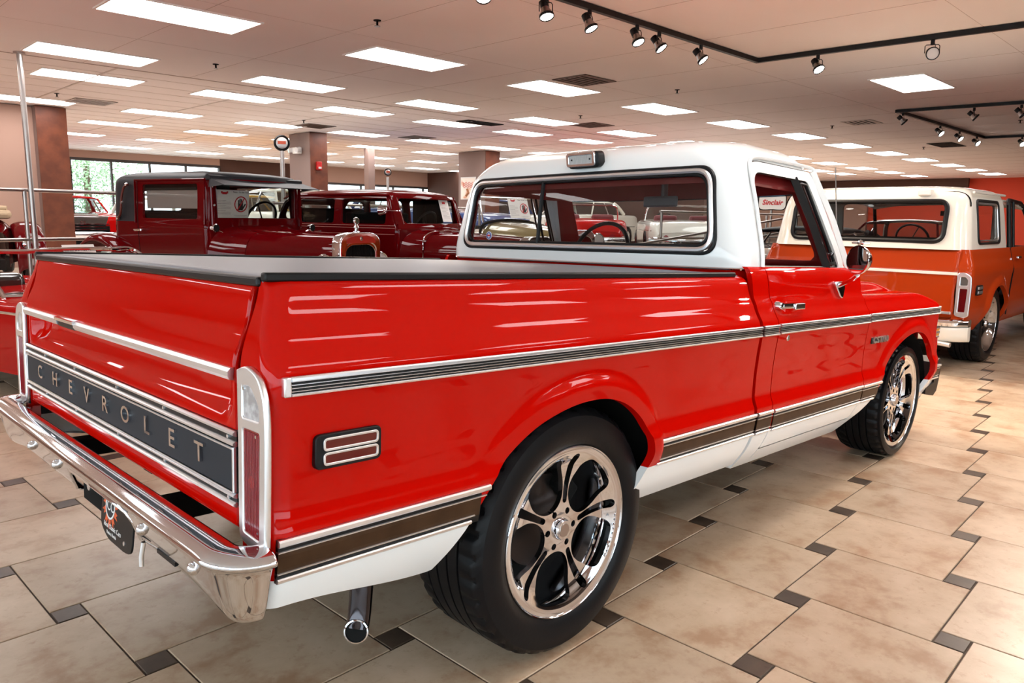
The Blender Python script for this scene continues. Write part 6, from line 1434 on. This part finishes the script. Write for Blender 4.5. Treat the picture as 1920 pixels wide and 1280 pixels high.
# maroon tourer at far left with a folded tan hood
PV = pose(0.35, 10.55, 84); PV.translation.z = 0.38
v = thing('vintage_tourer', 'maroon vintage tourer with folded tan hood, cut by the left edge', 'car', mw=PV)
hood_loft(v, 'body', [(-1.3, 0.50, 0.3, 0.75), (-0.9, 0.60, 0.3, 0.90), (0.6, 0.62, 0.3, 0.92), (1.6, 0.35, 0.4, 0.85)], M_DKR)
MB().box(-1.15, -0.55, -0.55, 0.55, 0.86, 0.98).build('folded_hood', M_TAN, v, bevel=0.05); MB().tube([(-1.1, -0.5, 1.0), (-0.9, 0, 1.03), (-1.0, 0.5, 1.0)], 0.03).build('hood_strap', M_TAN, v, True)
for s in (-1, 1):
    fender(v, [(-1.75, 0.25), (-1.6, 0.62), (-1.3, 0.80), (-1.0, 0.78), (-0.75, 0.3)], 0.34, s * 0.68, M_DKR); simple_wheel(v, -1.3, s * 0.74, 0.36, 0.36, s); simple_wheel(v, 1.3, s * 0.74, 0.36, 0.36, s)
    MB().lathe([(0, 0.04), (0.05, 0.03), (0.06, 0)], 20, frame((-1.74, s * 0.62, 0.55), (0, 1, 0), (0, 0, 1), (-1, 0, 0))).build('tail_lamp', M_CHROME, v, True)
MB().lathe([(0.0, 0.05), (0.24, 0.05), (0.30, 0.03), (0.34, 0.0), (0.30, -0.06)], 36, frame((-1.62, 0.12, 0.55), (0, 1, 0), (0, 0, 1), (-1, 0, 0))).build('spare_wheel', M_CREAM, v, True)
MB().box(-1.5, 1.4, -0.4, 0.4, 0.22, 0.35).build('chassis', M_DARK, v)

# wreath on the wood column
t = thing('dark_wreath', 'dark feathery round wreath hung on the wood column edge', 'wreath', (2.41, 13.2, 2.02))
wm = MB(); rnd = random.Random(3)
for k in range(260):
    a = rnd.random() * 2 * PI; r_ = 0.26 + rnd.uniform(-0.06, 0.06); c_ = Vector((math.cos(a) * r_ * 0.4, rnd.uniform(-0.05, 0.05), math.sin(a) * r_ * 1.25)); d_ = Vector((math.cos(a + rnd.uniform(-0.8, 0.8)), rnd.uniform(-0.5, 0.5), math.sin(a + rnd.uniform(-0.8, 0.8)))) * 0.06
    s_ = d_.cross(Vector((0, 1, 0.3))).normalized() * 0.012; wm.add([c_ - s_, c_ + s_, c_ + d_], [(0, 1, 2)])
tag(wm.build('foliage', M_DARK, t, fix=False), kind='stuff')

# service sign seen through the door window
t = thing('oval_sign', 'white round-topped sign with red script, seen through the pickup door window', 'sign', (16.2, 6.5, 1.97))
SM = F((0, 0, 0), (-0.75, -0.66, 0))
SM = F((0, 0, -0.12), (-0.75, -0.66, 0))
so = catmull([(-0.28, -0.18), (0, -0.19), (0.28, -0.18), (0.32, 0.02), (0.27, 0.17), (0, 0.22), (-0.27, 0.17), (-0.32, 0.02)], 6, closed=True)
curve_plate('rim', [so], 0.03, 0.008, SM @ Matrix.Scale(1.06, 4), M_BLACK, t); curve_plate('face', [so], 0.002, 0, SM @ Matrix.Translation((0, 0, 0.045)), M_PAPER, t)
text_mesh('Sinclair', 0.17, 0.002, SM @ Matrix.Translation((0, -0.03, 0.05)), 'lettering', M_REDPRINT, t, bold=0.004, shear=0.2)
MB().cyl((0, 0, -2.0), (0, 0, -0.3), 0.03).build('post', M_GUN, t, True)
wall('wall_partition_2', 18.2, 18.4, 9.6, 22.5, 0, H, M_DKWALL)

# ================================================================== ORANGE AND WHITE WAGON
SX, SYc = 5.97, 0.475
wg = thing('wagon', 'orange and white wagon with a removable white rear top parked beyond the red pickup', 'car', (SX, SYc, 0))
sY = mono([(0.30, 0.86), (0.40, 0.92), (0.50, 0.965), (0.60, 0.985), (0.75, 0.975), (0.85, 0.985), (0.92, 0.995), (0.98, 0.985), (1.04, 0.965), (1.10, 0.950), (1.14, 0.935)])
wa1 = lambda x, z: max(math.hypot((x - 1.00), (z - 0.36)) - 0.415, 0.0 - z)
wa2 = lambda x, z: math.hypot(x - 4.25, z - 0.36) - 0.415
def wflare(x, z):
    d = min(wa1(x, z), wa2(x, z)); return 0.025 * (1 - smooth(0.03, 0.09, d)) * smooth(0.35, 0.6, z)
def wside(sg):
    def f(u, z):
        y = sY(z) + (wflare(u, z) if u > 0 else 0); x = u; ins = 0
        if u < 0.05:
            r = 0.05; a = min(PI / 2, (0.05 - u) / r); x = 0.05 - r * math.sin(a); ins = r * (1 - math.cos(a)) + max(0, (0.05 - u) / r - PI / 2) * r
        x += 0.04 * smooth(0.93, 1.14, z) * (1 - smooth(0, 0.3, u))
        fx = 0.10 * smooth(4.7, 5.3, u); return (x, sg * (y - ins - fx), z)
    return f
wsd = lambda x, y, z: min(wa1(x, z), wa2(x, z), z - (0.36 + 0.10 * smooth(0.6, 0, x))) if (abs(y) > 0.8 and x > 0.2) else z - 0.40
for sg in (-1, 1):
    msurf('body_side', wside(sg), [-0.055, -0.045] + frange(-0.028, 0.05, 0.012) + frange(0.07, 5.2, 0.03), frange(0.34, 1.135, 0.025), [M_ORANGE], wg, wsd, 0, flip=(sg > 0), lip=(0, -sg * 0.04, 0))
# white greenhouse
gw = mono([(1.13, 0.925), (1.2, 0.915), (1.5, 0.875), (1.60, 0.855), (1.65, 0.83), (1.685, 0.78), (1.705, 0.68), (1.72, 0.45), (1.73, 0.03)])
g0 = mono([(1.13, 0.02), (1.5, 0.09), (1.62, 0.13), (1.675, 0.20), (1.70, 0.32), (1.72, 0.55), (1.73, 0.80)])
g1 = mono([(1.13, 1.47), (1.5, 1.43), (1.62, 1.40), (1.675, 1.33), (1.70, 1.22), (1.72, 1.05), (1.73, 0.86)])
gside = [rrect(0.36, 1.12, 1.185, 1.58, 0.05)]
grear = rrect(-0.71, 0.71, 1.20, 1.565, 0.08); gfr = rrect(-0.76, 0.76, 1.16, 1.57, 0.05)
def wh(x, y, z):
    if abs(y) > 0.80 and x > 0.2: return min(q(x, z) for q in gside)
    if x < 0.25 and abs(y) < 0.80: return grear(y, z)
    if x > 1.25 and abs(y) < 0.80: return gfr(y, z)
    return 1
vshell(wg, 'roof_shell', gw, g0, g1, 0.14, 0.08, wh, 1.13, 1.73, [M_CREAM], st=0.02)
msurf('rear_glass', lambda y, z: (g0(z) + 0.006, y, z), frange(-0.76, 0.76, 0.05), frange(1.15, 1.6, 0.05), [glass('smoke_glass', (0.55, 0.57, 0.57), 0.0)], wg, None, 0)
rl_ = rpoly([(-0.71, 1.20), (0.71, 1.20), (0.71, 1.565), (-0.71, 1.565)], 0.09, 8)
MB().tube([Vector((g0(z) - 0.012, y, z)) for y, z in rl_], 0.022, 8, closed=True).build('rear_window_rubber', M_BLACK, wg, True)
for q in gside:
    pass
for x0_, x1_ in ((0.36, 1.12),):
    for s in (-1, 1):
        MB().add([(x0_ - 0.02, s * 0.905, 1.16), (x1_ + 0.02, s * 0.905, 1.16), (x1_ + 0.02, s * 0.855, 1.59), (x0_ - 0.02, s * 0.855, 1.59)], [(0, 1, 2, 3)]).build('side_glass', M_GLASSD, wg)
for s in (-1, 1):
    MB().tube([(x, s * (gw(z) + 0.002), z) for x, z in rpoly([(0.36, 1.185), (1.12, 1.185), (1.12, 1.58), (0.36, 1.58)], 0.06, 6)], 0.013, 8, closed=True).build('window_rubber', M_BLACK, wg, True)
    MB().tube([(x, s * (gw(z) - 0.002), z) for x, z in rpoly([(0.385, 1.21), (1.095, 1.21), (1.095, 1.555), (0.385, 1.555)], 0.05, 6)], 0.008, 8, closed=True).build('window_trim', M_ALU, wg, True)
    MB().tube([(x, s * (0.865), 1.65) for x in frange(0.25, 1.35, 0.2)], 0.012, 6).build('gutter', M_CREAM, wg, True)
    MB().tube([(1.50, s * 0.925, 1.13), (1.47, s * 0.885, 1.56), (1.55, s * 0.86, 1.61), (2.35, s * 0.80, 1.60), (2.50, s * 0.80, 1.56), (2.92, s * 0.90, 1.14)], 0.022, 8).build('cab_window_frame', M_BLACK, wg, True)
    MB().tube([(1.72, s * 0.915, 1.13), (1.70, s * 0.87, 1.60)], 0.014, 8).build('window_post', M_BLACK, wg, True)
    MB().tube([(1.46, s * 0.97, 0.45), (1.46, s * 0.995, 0.92), (1.46, s * 0.94, 1.13)], 0.006, 6).build('door_seam', M_DARK, wg)
    MB().box(1.55, 1.68, s * 0.985, s * 1.01, 1.02, 1.045).build('door_pull', M_CHROME, wg, bevel=0.006)
MB().tube([(2.50, -0.80, 1.56), (2.40, -0.5, 1.60), (2.38, 0, 1.61), (2.40, 0.5, 1.60), (2.50, 0.80, 1.56)], 0.03, 8).build('windscreen_header', M_CREAM, wg, True)
msurf('cab_roof', lambda x, y: (x, y, 1.70 - 0.05 * smooth(1.9, 2.5, x) - 0.06 * (y / 0.8) ** 4 - 0.03), frange(1.36, 2.48, 0.08), frange(-0.80, 0.80, 0.1), [M_CREAM], wg, None, 0.02)
# liftgate panel, gap, hinges, handle
lo = rpoly([(-0.905, 1.14), (0.905, 1.14), (0.86, 1.65), (-0.86, 1.65)], [0.0, 0.0, 0.13, 0.13], 8)
MB().tube([Vector((g0(z) - 0.006 + 0.14 * (1 - math.cos(max(0, (abs(y) - (gw(z) - 0.14)) / 0.14) * 1.2)), y, z)) for y, z in lo if z > 1.145], 0.006, 6).build('liftgate_gap', M_DARK, wg, True)
for y in (-0.50, 0.50):
    MB().box(0.08, 0.20, y - 0.055, y + 0.055, 1.615, 1.67).build('liftgate_hinge', M_CREAM, wg, bevel=0.012)
lh = part('liftgate_handle', wg); MB().lathe([(0, 0.03), (0.03, 0.022), (0.042, 0.0)], 20, frame((0.02, 0.0, 1.165), (0, 1, 0), (0, 0, 1), (-1, 0, 0))).build('knob', M_CHROME, lh, True); MB().box(0.0, 0.03, -0.085, 0.085, 1.155, 1.175).build('base', M_CHROME, lh, bevel=0.004)
# tailgate
tgw = mono([(0.50, 0.02), (0.55, 0.0), (0.90, 0.0), (0.93, -0.004), (0.97, 0.004), (1.05, 0.020), (1.13, 0.035)])
msurf('tailgate', lambda y, z: (tgw(z), y, z), frange(-0.875, 0.875, 0.05), frange(0.50, 1.13, 0.03), [M_ORANGE], wg, None, 0.02, flip=True)
MB().box(-0.012, 0.0, -0.872, 0.872, 0.905, 0.932).build('white_strip', M_CREAM, wg, bevel=0.004)
MB().box(-0.016, 0.002, -0.85, 0.85, 0.550, 0.575).build('lower_bright_strip', M_ALU, wg, bevel=0.004)
for s in (-1, 1):
    tl = part('tail_light', wg); MB().box(0.004, 0.05, s * 0.882, s * 0.95, 0.53, 0.93).build('housing', M_BLACK, tl); Mq = frame((-0.012, 0, 0), (0, -1, 0), (0, 0, 1), (-1, 0, 0))
    o_ = [(0.878, 0.925), (0.93, 0.932), (0.985, 0.90), (0.992, 0.80), (0.990, 0.55), (0.96, 0.535), (0.885, 0.545)]
    a_ = [(0.900, 0.900), (0.945, 0.900), (0.968, 0.87), (0.968, 0.815), (0.900, 0.815)]; b__ = [(0.900, 0.795), (0.970, 0.795), (0.965, 0.575), (0.900, 0.575)]
    fx = (lambda L: [(-q[0] * s, q[1]) for q in L]) if s > 0 else (lambda L: L)
    curve_plate('bezel', [rpoly(fx(o_), 0.02), rpoly(fx(a_), 0.012), rpoly(fx(b__), 0.012)], 0.006, 0.005, Mq, M_ALU, tl)
    Mq2 = frame((-0.006, 0, 0), (0, -1, 0), (0, 0, 1), (-1, 0, 0))
    curve_plate('reversing_lens', [fx(a_)], 0.003, 0, Mq2, mat('smoked_lens', '#5d5a58', 0.2) if 'smoked_lens' not in bpy.data.materials else bpy.data.materials['smoked_lens'], tl); curve_plate('red_lens', [fx(b__)], 0.003, 0, Mq2, bpy.data.materials['dark_red_lens'], tl)
    mk = part('side_marker', wg); curve_plate('housing', [rl(0.085, 0.042, 0.01)], 0.006, 0.003, frame((0.29, s * 0.985, 0.765), (1, 0, 0), (0, 0, 1), (0, s, 0)), M_BLACK, mk)
    for z in (0.745, 0.785): curve_plate('lens', [rl(0.07, 0.012, 0.005)], 0.004, 0.001, frame((0.29, s * 0.995, z), (1, 0, 0), (0, 0, 1), (0, s, 0)), M_ALU, mk)
# rear bumper: chrome top, white lower face
wbp = [((-0.12 + 0.14 * (max(0, abs(y) - 0.80) / 0.2) ** 2.2, y, 0), (1, 0, 0), (0, 0, 1)) for y in frange(-1.0, 1.0, 0.05)]
wb_ = part('rear_bumper', wg)
MB().sweep([(0.07, 0.50), (0.03, 0.515), (-0.02, 0.505), (-0.035, 0.485), (-0.03, 0.455), (0.0, 0.445), (0.07, 0.445)], wbp).build('chrome_top', M_CHROME, wb_, True)
MB().sweep(catmull([(0.07, 0.444), (-0.010, 0.442), (-0.014, 0.40), (0.0, 0.345), (0.03, 0.312), (0.06, 0.308), (0.08, 0.315)], 3), wbp).build('white_face', M_CREAM, wb_, True)
MB().tube([(-0.08, -0.7, 0.30), (-0.11, -0.9, 0.285)], 0.022, 12).build('exhaust_tip', M_ALU, wg, True)
bx('underbody', 0.2, 5.0, -0.6, 0.6, 0.24, 0.42, M_DARK, wg); bx('front_end', 4.6, 5.1, -0.85, 0.85, 0.45, 1.02, M_ORANGE, wg, 0.04)
msurf('hood', lambda x, y: (x, y, 1.10 - 0.02 * (y / 0.85) ** 2 - 0.06 * smooth(4.4, 5.2, x)), frange(2.95, 5.2, 0.1), frange(-0.90, 0.90, 0.1), [M_ORANGE], wg, None, 0.02)
for s in (-1, 1):
    vs = []; fs = []
    for xc in (1.0, 4.25):
        vs = []; fs = []
        for k in range(25):
            a = -0.3 + (PI + 0.6) * k / 24
            for yy in (0.55, 0.90): vs.append((xc - 0.43 * math.cos(a), s * yy, 0.37 + 0.43 * math.sin(a)))
        for k in range(24): fs.append((2 * k, 2 * k + 1, 2 * k + 3, 2 * k + 2))
        fs.append([2 * k for k in range(25)]); mesh('wheel_housing', vs, fs, M_DARK, wg, True, sharp=40)
bx('inner_black_strip', 0.10, 0.14, -0.74, 0.74, 1.15, 1.235, M_DARK, wg); bx('seat', 2.0, 2.2, -0.75, 0.75, 0.6, 1.13, M_DARK, wg, 0.05); bx('dashboard', 2.95, 3.2, -0.8, 0.8, 0.9, 1.12, M_DARK, wg, 0.03); bx('cargo_floor', 0.1, 3.3, -0.8, 0.8, 0.55, 0.6, M_DARK, wg)  # first box: upright black strip inside the rear glass, along its lower edge
steering(wg, (2.75, 0.4, 1.18), -0.5 + PI, 0.19)
MB().box(2.8, 2.83, -0.14, 0.12, 1.46, 1.52).build('rear_view_mirror', M_DARK, wg)
for x, R_ in ((1.0, 0.385), (4.25, 0.36)):
    for s in (-1, 1):
        w = wheel(wg, 0, 0, 0, R_, 0.27, s, 0.4, plain=True)
        B = frame((x, s * 0.935, R_ + 0.001), (1, 0, 0), (0, 0, 1), (0, -1, 0)) if s < 0 else frame((x, s * 0.935, R_ + 0.001), (-1, 0, 0), (0, 0, 1), (0, 1, 0))
        w.matrix_local = B
# car beyond the wagon
classic('red_car', 'dark red car partly seen past the wagon at the right edge', 15.2, -0.3, 178, M_DKR, 4.9, 1.9, 1.0, 1.05, 1.0, 1.5, 0.5, -1.3)
wall('wall_end_header', 31.1, 31.25, 6.1, 12.5, 2.75, H, M_DKWALL); wall('wall_end_panel', 31.3, 31.45, 9.8, 22.5, 0, H, M_WALLPINK)

# trees outside the far windows
M_LEAF = mat('tree_leaves', '#7f9a6e', 0.8, noise=(3, '#a9bd98', 0.4, 0.6)); M_BARK = mat('tree_bark', '#6b5a4a', 0.9)
for k, (x, y, h_, lab) in enumerate(((3.5, 30, 5.5, 'leafy green tree outside the far left window'), (8.5, 33, 6.5, 'pale green tree outside, right of the first one'), (16.5, 32, 5.0, 'leafy tree outside the far middle windows'), (-6.5, 31, 6.0, 'leafy tree outside hidden mostly by the partition'))):
    t = thing('tree', lab, 'tree', (x, y, -0.05)); MB().cyl((0, 0, 0), (0, 0, h_ * 0.5), 0.18, 0.12).build('trunk', M_BARK, t, True)
    rnd = random.Random(k); lm = MB()
    for q in range(5000):
        a, b_ = rnd.random() * 2 * PI, math.acos(rnd.uniform(-1, 1)); r_ = rnd.random() ** 0.4
        c_ = Vector((math.sin(b_) * math.cos(a) * 2.3, math.sin(b_) * math.sin(a) * 2.3, math.cos(b_) * h_ * 0.42)) * r_ + Vector((0, 0, h_ * 0.55))
        d_ = Vector((rnd.uniform(-1, 1), rnd.uniform(-1, 1), rnd.uniform(-1, 1))).normalized() * 0.075; e_ = d_.orthogonal().normalized() * 0.05
        lm.add([c_ - d_, c_ + e_, c_ + d_, c_ - e_], [(0, 1, 2, 3)])
    tag(lm.build('foliage', M_LEAF, t, fix=False), kind='stuff')
